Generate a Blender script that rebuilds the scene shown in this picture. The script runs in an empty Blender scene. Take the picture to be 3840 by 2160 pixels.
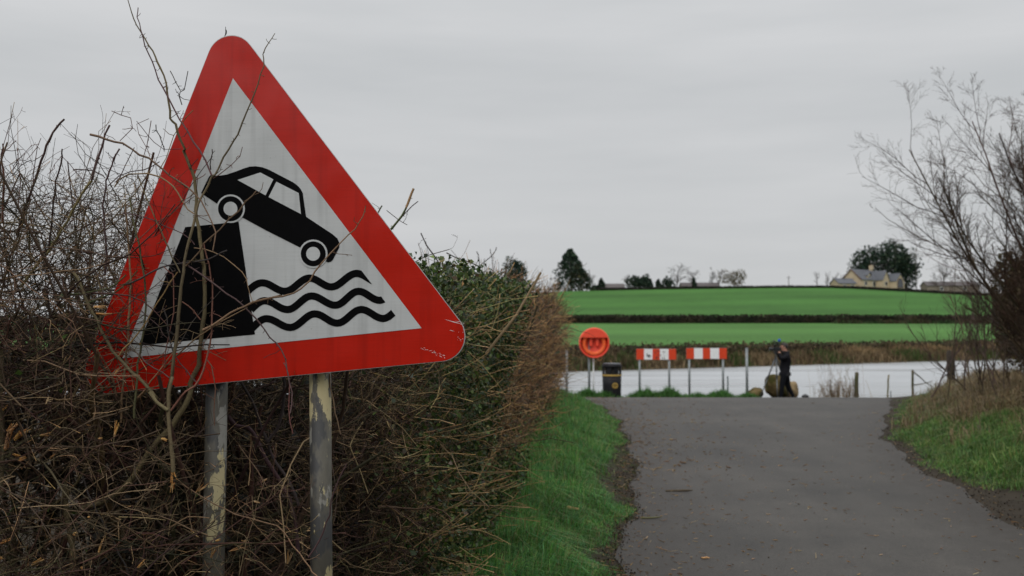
import bpy, bmesh, math, random
import numpy as np
from mathutils import Vector, Matrix

random.seed(7)
rng = np.random.default_rng(11)
scene = bpy.context.scene
COL = scene.collection

# ------------------------------------------------------------------ camera
F_PX, CAM_H = 3840 * 35 / 36.0, 1.6
PITCH = math.atan(150 / F_PX)
cam_data = bpy.data.cameras.new("camera")
cam_data.lens, cam_data.sensor_width = 35.0, 36.0
cam_data.clip_start, cam_data.clip_end = 0.05, 3000.0
cam_data.dof.use_dof = True
cam_data.dof.focus_distance = 3.45
cam_data.dof.aperture_fstop = 4.2
cam = bpy.data.objects.new("camera", cam_data)
cam.location = (0, 0, CAM_H)
cam.rotation_euler = (math.radians(90) + PITCH, 0, 0)
COL.objects.link(cam)
scene.camera = cam

# ------------------------------------------------------------------ overcast sky
SUN_EL, SUN_AZ = math.radians(42), math.radians(205)      # azimuth clockwise from +Y: behind the viewer
world = bpy.data.worlds.new("World")
scene.world = world
world.use_nodes = True
wn, wl = world.node_tree.nodes, world.node_tree.links
wn.clear()
w_out = wn.new("ShaderNodeOutputWorld")
w_bg = wn.new("ShaderNodeBackground")
w_tc = wn.new("ShaderNodeTexCoord")
w_sky = wn.new("ShaderNodeTexSky")
w_sky.sky_type = 'NISHITA'
w_sky.sun_disc = False
w_sky.sun_elevation, w_sky.sun_rotation = SUN_EL, SUN_AZ
w_sky.air_density, w_sky.dust_density = 1.0, 4.0
w_map = wn.new("ShaderNodeMapping")
w_map.inputs["Scale"].default_value = (1.3, 1.3, 9.0)
w_noise = wn.new("ShaderNodeTexNoise")
w_noise.inputs["Scale"].default_value = 1.6
w_noise.inputs["Detail"].default_value = 5.0
w_noise.inputs["Roughness"].default_value = 0.5
w_ramp = wn.new("ShaderNodeValToRGB")                      # cloud sheet: paler and darker bands
w_ramp.color_ramp.elements[0].position, w_ramp.color_ramp.elements[0].color = 0.34, (5.35, 5.5, 5.62, 1)
w_ramp.color_ramp.elements[1].position, w_ramp.color_ramp.elements[1].color = 0.66, (6.2, 6.28, 6.38, 1)
w_sep = wn.new("ShaderNodeSeparateXYZ")
w_sq = wn.new("ShaderNodeMath"); w_sq.operation = 'POWER'; w_sq.use_clamp = False
w_sq.inputs[1].default_value = 3.0
w_grad = wn.new("ShaderNodeMath"); w_grad.operation = 'MULTIPLY_ADD'
w_grad.inputs[1].default_value, w_grad.inputs[2].default_value = 2.1, 1.0
w_abs = wn.new("ShaderNodeMath"); w_abs.operation = 'ABSOLUTE'
w_mul = wn.new("ShaderNodeVectorMath"); w_mul.operation = 'SCALE'
w_mix = wn.new("ShaderNodeMix"); w_mix.data_type = 'RGBA'
w_mix.inputs[0].default_value = 0.96                       # cloud cover
wl.new(w_tc.outputs["Generated"], w_map.inputs["Vector"])
wl.new(w_map.outputs[0], w_noise.inputs["Vector"])
wl.new(w_noise.outputs["Fac"], w_ramp.inputs[0])
wl.new(w_tc.outputs["Generated"], w_sep.inputs[0])
wl.new(w_sep.outputs[2], w_abs.inputs[0])
wl.new(w_abs.outputs[0], w_sq.inputs[0])
wl.new(w_sq.outputs[0], w_grad.inputs[0])
wl.new(w_ramp.outputs[0], w_mul.inputs[0])
wl.new(w_grad.outputs[0], w_mul.inputs["Scale"])
wl.new(w_sky.outputs[0], w_mix.inputs[6])
wl.new(w_mul.outputs[0], w_mix.inputs[7])
wl.new(w_mix.outputs[2], w_bg.inputs["Color"])
w_bg.inputs["Strength"].default_value = 0.1
wl.new(w_bg.outputs[0], w_out.inputs["Surface"])

sun_data = bpy.data.lights.new("sun", 'SUN')
sun_data.energy = 1.0
sun_data.angle = math.radians(40)
sun_data.color = (1.0, 0.97, 0.93)
sun = bpy.data.objects.new("sun", sun_data)
_sd = Vector((math.sin(SUN_AZ) * math.cos(SUN_EL), math.cos(SUN_AZ) * math.cos(SUN_EL), math.sin(SUN_EL)))
sun.rotation_euler = _sd.to_track_quat('Z', 'Y').to_euler()
COL.objects.link(sun)

scene.view_settings.view_transform = 'Standard'
scene.view_settings.look = 'None'
scene.view_settings.exposure = 0.0
scene.view_settings.gamma = 1.0
scene.view_settings.use_curve_mapping = False
scene.render.engine = 'CYCLES'
scene.cycles.max_bounces = 6
scene.cycles.transparent_max_bounces = 4

# ------------------------------------------------------------------ helpers
def at(px, py, Y):
    """world point on the sight line of photo pixel (3840 x 2160) at distance Y"""
    cx, cz = (px - 1920) / F_PX, -(py - 1080) / F_PX
    c, s = math.cos(PITCH), math.sin(PITCH)
    r = Vector((cx, c - cz * s, s + cz * c))
    return Vector((r.x * Y / r.y, Y, CAM_H + r.z * Y / r.y))

def smooth(a, b, x):
    t = np.clip((np.asarray(x, float) - a) / (b - a), 0, 1)
    return t * t * (3 - 2 * t)

def tag(o, label=None, cat=None, group=None, kind=None):
    if label: o["label"] = label
    if cat: o["category"] = cat
    if group: o["group"] = group
    if kind: o["kind"] = kind
    return o

def link(name, me, parent=None):
    o = bpy.data.objects.new(name, me)
    COL.objects.link(o)
    if parent is not None:
        o.parent = parent
        o.matrix_parent_inverse = Matrix.Identity(4)
    return o

def empty(name, loc, rz=0.0):
    o = bpy.data.objects.new(name, None)
    o.empty_display_size = 0.1
    o.location = loc
    o.rotation_euler = (0, 0, rz)
    COL.objects.link(o)
    return o

def mesh_np(name, V, F, mat, C=None, smooth_shade=False):
    """V (n,3), F (m,3|4), C (n,3) base colours"""
    V = np.ascontiguousarray(V, np.float32); F = np.ascontiguousarray(F, np.int32)
    me = bpy.data.meshes.new(name)
    k = F.shape[1]
    me.vertices.add(len(V)); me.vertices.foreach_set("co", V.ravel())
    me.loops.add(F.size); me.loops.foreach_set("vertex_index", F.ravel())
    me.polygons.add(len(F))
    me.polygons.foreach_set("loop_start", np.arange(0, F.size, k, dtype=np.int32))
    me.polygons.foreach_set("loop_total", np.full(len(F), k, np.int32))
    if smooth_shade:
        me.polygons.foreach_set("use_smooth", np.ones(len(F), bool))
    if C is not None:
        a = me.color_attributes.new("Col", 'FLOAT_COLOR', 'POINT')
        c4 = np.ones((len(V), 4), np.float32); c4[:, :3] = C
        a.data.foreach_set("color", c4.ravel())
    me.update(calc_edges=True)
    me.materials.append(mat)
    return me

def join_np(parts):
    """parts: list of (V, F, C) with equal face size"""
    Vs, Fs, Cs, n = [], [], [], 0
    for V, F, C in parts:
        Vs.append(V); Fs.append(F + n); Cs.append(C); n += len(V)
    return np.concatenate(Vs), np.concatenate(Fs), np.concatenate(Cs)

def unit(v):
    return v / np.maximum(np.linalg.norm(v, axis=-1, keepdims=True), 1e-9)

def walk(S, D, L, K, curl=0.25, up=0.0, r=rng):
    """N random-walk polylines from S in direction D, length L, K points"""
    S = np.asarray(S, float); D = unit(np.asarray(D, float)); N = len(S)
    L = np.broadcast_to(np.asarray(L, float), (N,))
    P = np.zeros((N, K, 3)); P[:, 0] = S
    d = D.copy(); upv = np.array([0, 0, 1.0])
    for k in range(1, K):
        d = unit(d + r.normal(0, curl, (N, 3)) + upv * up)
        P[:, k] = P[:, k - 1] + d * (L / (K - 1))[:, None]
    return P

def fork(P, R, cnt, lf, ang, K, curl, up, rf, rmin, r=rng, lo=.15):
    """side shoots along every polyline"""
    n = len(P) * cnt; pi = np.repeat(np.arange(len(P)), cnt); m = P.shape[1] - 1
    k = m * r.uniform(lo, .98, n); k0 = np.minimum(k.astype(int), m - 1); u = (k - k0)[:, None]
    S = P[pi, k0] * (1 - u) + P[pi, k0 + 1] * u; T = unit(P[pi, k0 + 1] - P[pi, k0])
    side = unit(np.cross(T, r.normal(0, 1, (n, 3)))); a = ang * r.uniform(.7, 1.4, n)[:, None]
    L = np.linalg.norm(P[:, -1] - P[:, 0], axis=1)[pi] * lf * r.uniform(.4, 1.2, n) * (1.15 - .6 * k / m)
    Q = walk(S, T * np.cos(a) + side * np.sin(a), L, K, curl, up, r)
    return Q, np.maximum(R[pi, k0][:, None] * rf * np.linspace(1, .45, K)[None, :], rmin)

def tubes(P, R, C, sides=3):
    """P (N,K,3), R (N,K), C (N,3) or (N,K,3) -> V,F(quads),C"""
    N, K, _ = P.shape
    T = unit(np.gradient(P, axis=1))
    D = P[:, -1] - P[:, 0]
    ref = np.zeros((N, 3)); ref[np.arange(N), np.argmin(np.abs(D), axis=1)] = 1
    u = unit(np.cross(T, ref[:, None, :])); v = np.cross(T, u)
    a = np.arange(sides) * 2 * math.pi / sides
    V = P[:, :, None, :] + R[:, :, None, None] * (u[:, :, None, :] * np.cos(a)[None, None, :, None] + v[:, :, None, :] * np.sin(a)[None, None, :, None])
    if C.ndim == 2:
        C = np.broadcast_to(C[:, None, :], (N, K, 3))
    CC = np.broadcast_to(C[:, :, None, :], (N, K, sides, 3)).reshape(-1, 3)
    idx = np.arange(N * K * sides).reshape(N, K, sides)
    i0 = idx[:, :-1]; i1 = idx[:, 1:]
    F = np.stack([i0, np.roll(i0, -1, 2), np.roll(i1, -1, 2), i1], -1).reshape(-1, 4)
    return V.reshape(-1, 3), F, CC.copy()

def cards(S, size, C, r=rng, aspect=0.6, fold=0.25, up=0.0):
    """folded four-point leaves"""
    N = len(S); size = np.broadcast_to(np.asarray(size, float), (N,))[:, None]
    d = unit(r.normal(0, 1, (N, 3)) + np.array([0, 0, up])); e = unit(np.cross(d, r.normal(0, 1, (N, 3)))); n = np.cross(d, e)
    b = S - d * size * .5; t = S + d * size * .5
    l = S + e * size * .5 * aspect + n * size * fold; q = S - e * size * .5 * aspect + n * size * fold
    V = np.stack([b, l, t, q], 1).reshape(-1, 3)
    F = np.arange(N * 4).reshape(N, 4)
    return V, F, np.repeat(C, 4, 0)

def blades(S, h, w, C, r=rng, lean=0.5):
    """grass blades: 5 points, tri faces"""
    N = len(S); h = np.broadcast_to(h, (N,)); w = np.broadcast_to(w, (N,))
    a = r.uniform(0, 2 * math.pi, N); dirv = np.stack([np.cos(a), np.sin(a), 0 * a], 1)
    b = r.uniform(0, 2 * math.pi, N); side = np.stack([np.cos(b), np.sin(b), 0 * b], 1)
    ln = np.abs(r.normal(0, lean, N))[:, None]; up = np.array([0, 0, 1.0])
    m = S + (up * .6 + dirv * ln * .25) * h[:, None]
    t = S + (up * np.maximum(1.0 - ln * .45, .25) + dirv * ln * .95) * h[:, None]
    hw = (w * .5)[:, None]
    V = np.stack([S - side * hw, S + side * hw, m - side * hw * .8, m + side * hw * .8, t], 1).reshape(-1, 3)
    i = np.arange(N)[:, None] * 5
    F = np.concatenate([i + np.array([[0, 1, 3]]), i + np.array([[0, 3, 2]]), i + np.array([[2, 3, 4]])], 0)
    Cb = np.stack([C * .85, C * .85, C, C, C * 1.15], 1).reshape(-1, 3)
    return V, F, Cb

def pick(cols, n, var=0.15, r=rng, p=None):
    cols = np.array(cols, float)
    c = cols[r.choice(len(cols), n, p=p)]
    return np.clip(c * (1 + r.normal(0, var, (n, 1))) * (1 + r.normal(0, .05, (n, 3))), .004, .9)

# ------------------------------------------------------------------ materials
def pmat(name, color=(.5, .5, .5), rough=.7, var=.0, scale=8.0, bump=0.0, bscale=None, spec=.5, metal=0.0, attr=False, trans=0.0, detail=4.0, color2=None, stretch=None):
    m = bpy.data.materials.new(name); m.use_nodes = True
    nt = m.node_tree; N, Lk = nt.nodes, nt.links
    b = N["Principled BSDF"]
    b.inputs["Roughness"].default_value = rough
    b.inputs["Metallic"].default_value = metal
    b.inputs["Specular IOR Level"].default_value = spec
    tc = N.new("ShaderNodeTexCoord"); vec = tc.outputs["Object"]
    if stretch:
        mp = N.new("ShaderNodeMapping"); mp.inputs["Scale"].default_value = stretch
        Lk.new(vec, mp.inputs[0]); vec = mp.outputs[0]
    if attr:
        a = N.new("ShaderNodeAttribute"); a.attribute_name = "Col"; col = a.outputs["Color"]
    else:
        c = N.new("ShaderNodeRGB"); c.outputs[0].default_value = (*color, 1); col = c.outputs[0]
    if var > 0 or color2:
        nz = N.new("ShaderNodeTexNoise"); nz.inputs["Scale"].default_value = scale; nz.inputs["Detail"].default_value = detail
        Lk.new(vec, nz.inputs["Vector"])
        if color2:
            rp = N.new("ShaderNodeValToRGB"); rp.color_ramp.elements[0].position = .42; rp.color_ramp.elements[1].position = .58
            Lk.new(nz.outputs["Fac"], rp.inputs[0])
            mx = N.new("ShaderNodeMix"); mx.data_type = 'RGBA'
            Lk.new(rp.outputs[0], mx.inputs[0]); Lk.new(col, mx.inputs[6]); mx.inputs[7].default_value = (*color2, 1)
            col = mx.outputs[2]
        if var > 0:
            mr = N.new("ShaderNodeMapRange"); mr.inputs[1].default_value = .25; mr.inputs[2].default_value = .75
            mr.inputs[3].default_value = 1 - var; mr.inputs[4].default_value = 1 + var
            nz2 = N.new("ShaderNodeTexNoise"); nz2.inputs["Scale"].default_value = scale * 2.3; nz2.inputs["Detail"].default_value = detail
            Lk.new(vec, nz2.inputs["Vector"]); Lk.new(nz2.outputs["Fac"], mr.inputs[0])
            vm = N.new("ShaderNodeVectorMath"); vm.operation = 'SCALE'
            Lk.new(col, vm.inputs[0]); Lk.new(mr.outputs[0], vm.inputs["Scale"]); col = vm.outputs[0]
    Lk.new(col, b.inputs["Base Color"])
    if bump > 0:
        bz = N.new("ShaderNodeTexNoise"); bz.inputs["Scale"].default_value = bscale or scale * 4; bz.inputs["Detail"].default_value = 5
        Lk.new(vec, bz.inputs["Vector"])
        bp = N.new("ShaderNodeBump"); bp.inputs["Strength"].default_value = min(bump, 1.0); bp.inputs["Distance"].default_value = .02
        Lk.new(bz.outputs["Fac"], bp.inputs["Height"]); Lk.new(bp.outputs[0], b.inputs["Normal"])
    if trans > 0:
        out = N["Material Output"]; tr = N.new("ShaderNodeBsdfTranslucent"); Lk.new(col, tr.inputs[0])
        ms = N.new("ShaderNodeMixShader"); ms.inputs[0].default_value = trans
        Lk.new(b.outputs[0], ms.inputs[1]); Lk.new(tr.outputs[0], ms.inputs[2]); Lk.new(ms.outputs[0], out.inputs[0])
    return m

M = {}
M['bark'] = pmat("bark", attr=True, rough=.75, var=.25, scale=60, spec=.3)
M['leaf'] = pmat("leaf", attr=True, rough=.45, var=.15, scale=30, spec=.5, trans=.2)
M['drygrass'] = pmat("dry_growth", attr=True, rough=.8, spec=.2, trans=.25)
M['grass'] = pmat("grass_blade", attr=True, rough=.5, spec=.35, trans=.35)
M['foliage_far'] = pmat("far_foliage", attr=True, rough=.8, spec=.15, trans=.1)
M['ground'] = pmat("ground", attr=True, rough=.95, var=.3, scale=1.6, bump=.6, bscale=14, spec=.15, detail=8)
M['galv'] = pmat("galvanised_steel", (.23, .25, .255), rough=.5, var=.2, scale=6, metal=.4, spec=.5)
M['galv_dark'] = pmat("weathered_steel", (.10, .12, .12), rough=.6, var=.3, scale=6, metal=.3)
M['white_paint'] = pmat("white_paint", (.72, .73, .73), rough=.45, var=.08, scale=5)
M['black_print'] = pmat("black_sheeting", (.003, .003, .0035), rough=.5, var=.2, scale=12, spec=.04)
M['alu'] = pmat("aluminium_sheet", (.42, .43, .43), rough=.5, var=.15, scale=9, metal=.6)
M['board_red'] = pmat("red_sheeting", (.68, .06, .018), rough=.35, var=.12, scale=9)
M['board_white'] = pmat("white_sheeting", (.84, .85, .86), rough=.35, var=.08, scale=7)
M['smudge'] = pmat("dark_scuff", (.05, .05, .055), rough=.7)
M['orange'] = pmat("orange_plastic", (.88, .085, .04), rough=.42, var=.06, scale=5)
M['buoy'] = pmat("lifebuoy_plastic", (.9, .14, .03), rough=.45, var=.08, scale=8)
M['rope'] = pmat("rope", (.5, .2, .08), rough=.8)
M['bin_black'] = pmat("bin_plastic", (.009, .009, .011), rough=.55, var=.2, scale=6, spec=.25)
M['gold'] = pmat("gold_paint", (.42, .27, .06), rough=.45)
M['bin_lid'] = pmat("bin_lid", (.10, .10, .12), rough=.4)
M['inside'] = pmat("dark_inside", (.05, .048, .045), rough=.8)
M['mosswood'] = pmat("mossy_wood", (.075, .058, .035), rough=.9, var=.3, scale=9, bump=.6, color2=(.055, .06, .018))
M['palewood'] = pmat("weathered_stake", (.16, .13, .06), rough=.85, var=.25, scale=12, bump=.4, color2=(.10, .10, .03))
M['boulder'] = pmat("mossy_rock", (.13, .095, .045), rough=.95, var=.35, scale=3.0, bump=.8, bscale=9, color2=(.045, .042, .012), spec=.1)
M['boulder_tan'] = pmat("tan_rock", (.26, .19, .105), rough=.9, var=.3, scale=3.5, bump=.8, bscale=9, spec=.1)
M['darkwood'] = pmat("dark_wet_wood", (.035, .028, .022), rough=.9, var=.3, scale=9, bump=.6)
M['cloth_black'] = pmat("black_clothing", attr=True, rough=.85, var=.25, scale=14, spec=.1)
M['hair'] = pmat("dark_hair", (.02, .013, .01), rough=.6)
M['camera_black'] = pmat("camera_body", (.014, .015, .017), rough=.4)
M['tripod'] = pmat("tripod_tube", (.12, .13, .14), rough=.4, metal=.5)
M['blue'] = pmat("blue_foam", (.02, .09, .42), rough=.8)
M['render_wall'] = pmat("cream_render", (.50, .405, .28), rough=.85, var=.06, scale=.8)
M['slate'] = pmat("slate_roof", (.085, .09, .105), rough=.6, var=.15, scale=1.5)
M['brown_roof'] = pmat("brown_roof", (.10, .085, .085), rough=.8, var=.15, scale=1.0)
M['farm_wall'] = pmat("farm_wall", (.22, .18, .15), rough=.9, var=.15, scale=1.0)
M['glass'] = pmat("window_glass", (.03, .035, .04), rough=.1, spec=.6)
M['bargeboard'] = pmat("brown_bargeboard", (.12, .05, .03), rough=.6)
M['poles'] = pmat("utility_pole_wood", (.13, .12, .11), rough=.9)
M['lambwool'] = pmat("pale_wool", (.6, .58, .52), rough=.9)

def tarmac():
    m = bpy.data.materials.new("tarmac"); m.use_nodes = True
    N, Lk = m.node_tree.nodes, m.node_tree.links
    b = N["Principled BSDF"]; tc = N.new("ShaderNodeTexCoord")
    def noise(sc, det=5, st=None):
        n = N.new("ShaderNodeTexNoise"); n.inputs["Scale"].default_value = sc; n.inputs["Detail"].default_value = det
        v = tc.outputs["Object"]
        if st:
            mp = N.new("ShaderNodeMapping"); mp.inputs["Scale"].default_value = st; Lk.new(v, mp.inputs[0]); v = mp.outputs[0]
        Lk.new(v, n.inputs["Vector"]); return n.outputs["Fac"]
    def ramp(f, p0, c0, p1, c1):
        r = N.new("ShaderNodeValToRGB"); e = r.color_ramp.elements
        e[0].position, e[0].color, e[1].position, e[1].color = p0, (*c0, 1), p1, (*c1, 1)
        Lk.new(f, r.inputs[0]); return r.outputs[0]
    def mul(a, c):
        x = N.new("ShaderNodeMix"); x.data_type = 'RGBA'; x.blend_type = 'MULTIPLY'; x.inputs[0].default_value = 1
        Lk.new(a, x.inputs[6]); Lk.new(c, x.inputs[7]); return x.outputs[2]
    grain = mul(ramp(noise(230, 3), .35, (.019, .0172, .0152), .7, (.083, .075, .065)), ramp(noise(55, 3), .3, (.7, .7, .7), .7, (1.2, 1.2, 1.2)))
    patch = mul(ramp(noise(.5, 6), .32, (.62, .6, .58), .68, (1.25, 1.22, 1.18)), ramp(noise(2.6, 7), .3, (.82, .81, .8), .7, (1.14, 1.13, 1.12)))
    streak = ramp(noise(1.2, 5, (2.2, .22, 1)), .3, (.8, .8, .8), .72, (1.15, 1.15, 1.16))
    dirt = N.new("ShaderNodeAttribute"); dirt.attribute_name = "Col"      # soil washed along the road edges
    col = mul(mul(grain, patch), streak)
    dn = N.new("ShaderNodeMath"); dn.operation = 'MULTIPLY'; Lk.new(dirt.outputs["Fac"], dn.inputs[0])
    Lk.new(ramp(noise(9, 6), .35, (.25,) * 3, .65, (1.3,) * 3), dn.inputs[1])
    mx = N.new("ShaderNodeMix"); mx.data_type = 'RGBA'; Lk.new(dn.outputs[0], mx.inputs[0]); Lk.new(col, mx.inputs[6])
    mx.inputs[7].default_value = (.026, .02, .015, 1)
    # pale grit
    v = N.new("ShaderNodeTexVoronoi"); v.inputs["Scale"].default_value = 26; Lk.new(tc.outputs["Object"], v.inputs["Vector"])
    g = ramp(v.outputs["Distance"], .05, (1, 1, 1), .09, (0, 0, 0))
    gm = N.new("ShaderNodeMath"); gm.operation = 'MULTIPLY'; Lk.new(g, gm.inputs[0])
    Lk.new(ramp(noise(3.1, 2), .56, (0,) * 3, .62, (.6,) * 3), gm.inputs[1])
    mx2 = N.new("ShaderNodeMix"); mx2.data_type = 'RGBA'; Lk.new(gm.outputs[0], mx2.inputs[0]); Lk.new(mx.outputs[2], mx2.inputs[6])
    mx2.inputs[7].default_value = (.24, .21, .18, 1)
    Lk.new(mx2.outputs[2], b.inputs["Base Color"])
    b.inputs["Roughness"].default_value = .62; b.inputs["Specular IOR Level"].default_value = .42
    bp = N.new("ShaderNodeBump"); bp.inputs["Strength"].default_value = .5; bp.inputs["Distance"].default_value = .006
    Lk.new(noise(240, 3), bp.inputs["Height"]); Lk.new(bp.outputs[0], b.inputs["Normal"])
    return m
M['tarmac'] = tarmac()

def sheeting(name, color, rough, haze):
    """retroreflective sign film: faint horizontal weave, grime, soft dents"""
    m = bpy.data.materials.new(name); m.use_nodes = True
    N, Lk = m.node_tree.nodes, m.node_tree.links
    b = N["Principled BSDF"]; tc = N.new("ShaderNodeTexCoord")
    mp = N.new("ShaderNodeMapping"); mp.inputs["Scale"].default_value = (6, 6, 160); Lk.new(tc.outputs["Object"], mp.inputs[0])
    n1 = N.new("ShaderNodeTexNoise"); n1.inputs["Scale"].default_value = 2; n1.inputs["Detail"].default_value = 4; Lk.new(mp.outputs[0], n1.inputs["Vector"])
    n2 = N.new("ShaderNodeTexNoise"); n2.inputs["Scale"].default_value = 5; n2.inputs["Detail"].default_value = 8; n2.inputs["Roughness"].default_value = .65; Lk.new(tc.outputs["Object"], n2.inputs["Vector"])
    a = N.new("ShaderNodeMath"); a.operation = 'ADD'; Lk.new(n1.outputs["Fac"], a.inputs[0]); Lk.new(n2.outputs["Fac"], a.inputs[1])
    mr = N.new("ShaderNodeMapRange"); mr.inputs[1].default_value = .6; mr.inputs[2].default_value = 1.4; mr.inputs[3].default_value = 1 - haze; mr.inputs[4].default_value = 1 + haze
    Lk.new(a.outputs[0], mr.inputs[0])
    vm = N.new("ShaderNodeVectorMath"); vm.operation = 'SCALE'; vm.inputs[0].default_value = color; Lk.new(mr.outputs[0], vm.inputs["Scale"])
    # rain-washed dirt runs
    mpd = N.new("ShaderNodeMapping"); mpd.inputs["Scale"].default_value = (34, 34, 1.6); Lk.new(tc.outputs["Object"], mpd.inputs[0])
    nd = N.new("ShaderNodeTexNoise"); nd.inputs["Scale"].default_value = 1; nd.inputs["Detail"].default_value = 5; Lk.new(mpd.outputs[0], nd.inputs["Vector"])
    md = N.new("ShaderNodeMapRange"); md.inputs[1].default_value = .5; md.inputs[2].default_value = .75; md.inputs[3].default_value = 1.0; md.inputs[4].default_value = .8
    Lk.new(nd.outputs["Fac"], md.inputs[0])
    vd = N.new("ShaderNodeVectorMath"); vd.operation = 'SCALE'; Lk.new(vm.outputs[0], vd.inputs[0]); Lk.new(md.outputs[0], vd.inputs["Scale"]); vm = vd
    # grime specks
    v = N.new("ShaderNodeTexNoise"); v.inputs["Scale"].default_value = 75; v.inputs["Detail"].default_value = 3; Lk.new(tc.outputs["Object"], v.inputs["Vector"])
    rp = N.new("ShaderNodeValToRGB"); rp.color_ramp.elements[0].position = .7; rp.color_ramp.elements[1].position = .78; Lk.new(v.outputs["Fac"], rp.inputs[0])
    mx = N.new("ShaderNodeMix"); mx.data_type = 'RGBA'; Lk.new(rp.outputs[0], mx.inputs[0]); Lk.new(vm.outputs[0], mx.inputs[6]); mx.inputs[7].default_value = tuple(c * .55 + .02 for c in color) + (1,)
    Lk.new(mx.outputs[2], b.inputs["Base Color"])
    b.inputs["Roughness"].default_value = rough; b.inputs["Specular IOR Level"].default_value = .38
    n3 = N.new("ShaderNodeTexNoise"); n3.inputs["Scale"].default_value = 2.6; n3.inputs["Detail"].default_value = 2; Lk.new(tc.outputs["Object"], n3.inputs["Vector"])
    bp = N.new("ShaderNodeBump"); bp.inputs["Strength"].default_value = .5; bp.inputs["Distance"].default_value = .03
    Lk.new(n3.outputs["Fac"], bp.inputs["Height"]); Lk.new(bp.outputs[0], b.inputs["Normal"])
    return m
M['sign_red'] = sheeting("red_sign_film", (.45, .009, .002), .27, .10)
M['sign_white'] = sheeting("white_sign_film", (.50, .515, .52), .32, .08)

def post_paint():
    m = bpy.data.materials.new("flaking_post_paint"); m.use_nodes = True
    N, Lk = m.node_tree.nodes, m.node_tree.links
    b = N["Principled BSDF"]; tc = N.new("ShaderNodeTexCoord")
    mp = N.new("ShaderNodeMapping"); mp.inputs["Scale"].default_value = (1, 1, .42); Lk.new(tc.outputs["Object"], mp.inputs[0])
    def noise(sc, det, ro=.6):
        n = N.new("ShaderNodeTexNoise"); n.inputs["Scale"].default_value = sc; n.inputs["Detail"].default_value = det; n.inputs["Roughness"].default_value = ro
        Lk.new(mp.outputs[0], n.inputs["Vector"]); return n.outputs["Fac"]
    def mask(f, a, c):
        r = N.new("ShaderNodeValToRGB"); r.color_ramp.elements[0].position = a; r.color_ramp.elements[1].position = c; Lk.new(f, r.inputs[0]); return r.outputs[0]
    def mix(f, A, B):
        x = N.new("ShaderNodeMix"); x.data_type = 'RGBA'; Lk.new(f, x.inputs[0])
        for s, i in ((A, 6), (B, 7)):
            if isinstance(s, tuple): x.inputs[i].default_value = (*s, 1)
            else: Lk.new(s, x.inputs[i])
        return x.outputs[2]
    base = mix(mask(noise(14, 6), .4, .65), (.055, .050, .038), (.105, .097, .074))
    base = mix(mask(noise(7, 5), .52, .56), base, (.03, .03, .03))
    flake = mix(mask(noise(9.5, 8, .62), .54, .555), base, (.34, .29, .155))
    pale = mix(mask(noise(17, 6), .6, .63), flake, (.17, .165, .145))
    Lk.new(pale, b.inputs["Base Color"]); b.inputs["Roughness"].default_value = .6
    bp = N.new("ShaderNodeBump"); bp.inputs["Strength"].default_value = .35; bp.inputs["Distance"].default_value = .004
    Lk.new(noise(9.5, 8, .62), bp.inputs["Height"]); Lk.new(bp.outputs[0], b.inputs["Normal"])
    return m
M['post'] = post_paint()

def water_mat():
    m = bpy.data.materials.new("river_water"); m.use_nodes = True
    N, Lk = m.node_tree.nodes, m.node_tree.links
    b = N["Principled BSDF"]; b.inputs["Base Color"].default_value = (.53, .545, .56, 1)
    b.inputs["Metallic"].default_value = .75; b.inputs["Roughness"].default_value = .36; b.inputs["IOR"].default_value = 1.333; b.inputs["Specular IOR Level"].default_value = .5
    tc = N.new("ShaderNodeTexCoord"); mp = N.new("ShaderNodeMapping"); mp.inputs["Scale"].default_value = (.22, .9, 1); Lk.new(tc.outputs["Object"], mp.inputs[0])
    n = N.new("ShaderNodeTexNoise"); n.inputs["Scale"].default_value = 1.5; n.inputs["Detail"].default_value = 6; Lk.new(mp.outputs[0], n.inputs["Vector"])
    bp = N.new("ShaderNodeBump"); bp.inputs["Strength"].default_value = .8; bp.inputs["Distance"].default_value = .09
    Lk.new(n.outputs["Fac"], bp.inputs["Height"]); Lk.new(bp.outputs[0], b.inputs["Normal"])
    mp2 = N.new("ShaderNodeMapping"); mp2.inputs["Scale"].default_value = (.03, .22, 1); Lk.new(tc.outputs["Object"], mp2.inputs[0])
    n2 = N.new("ShaderNodeTexNoise"); n2.inputs["Scale"].default_value = 1.0; n2.inputs["Detail"].default_value = 2; Lk.new(mp2.outputs[0], n2.inputs["Vector"])
    mr = N.new("ShaderNodeMapRange"); mr.inputs[1].default_value = .35; mr.inputs[2].default_value = .65; mr.inputs[3].default_value = .24; mr.inputs[4].default_value = .42
    Lk.new(n2.outputs["Fac"], mr.inputs[0]); Lk.new(mr.outputs[0], b.inputs["Roughness"])
    return m
M['water'] = water_mat()

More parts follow.
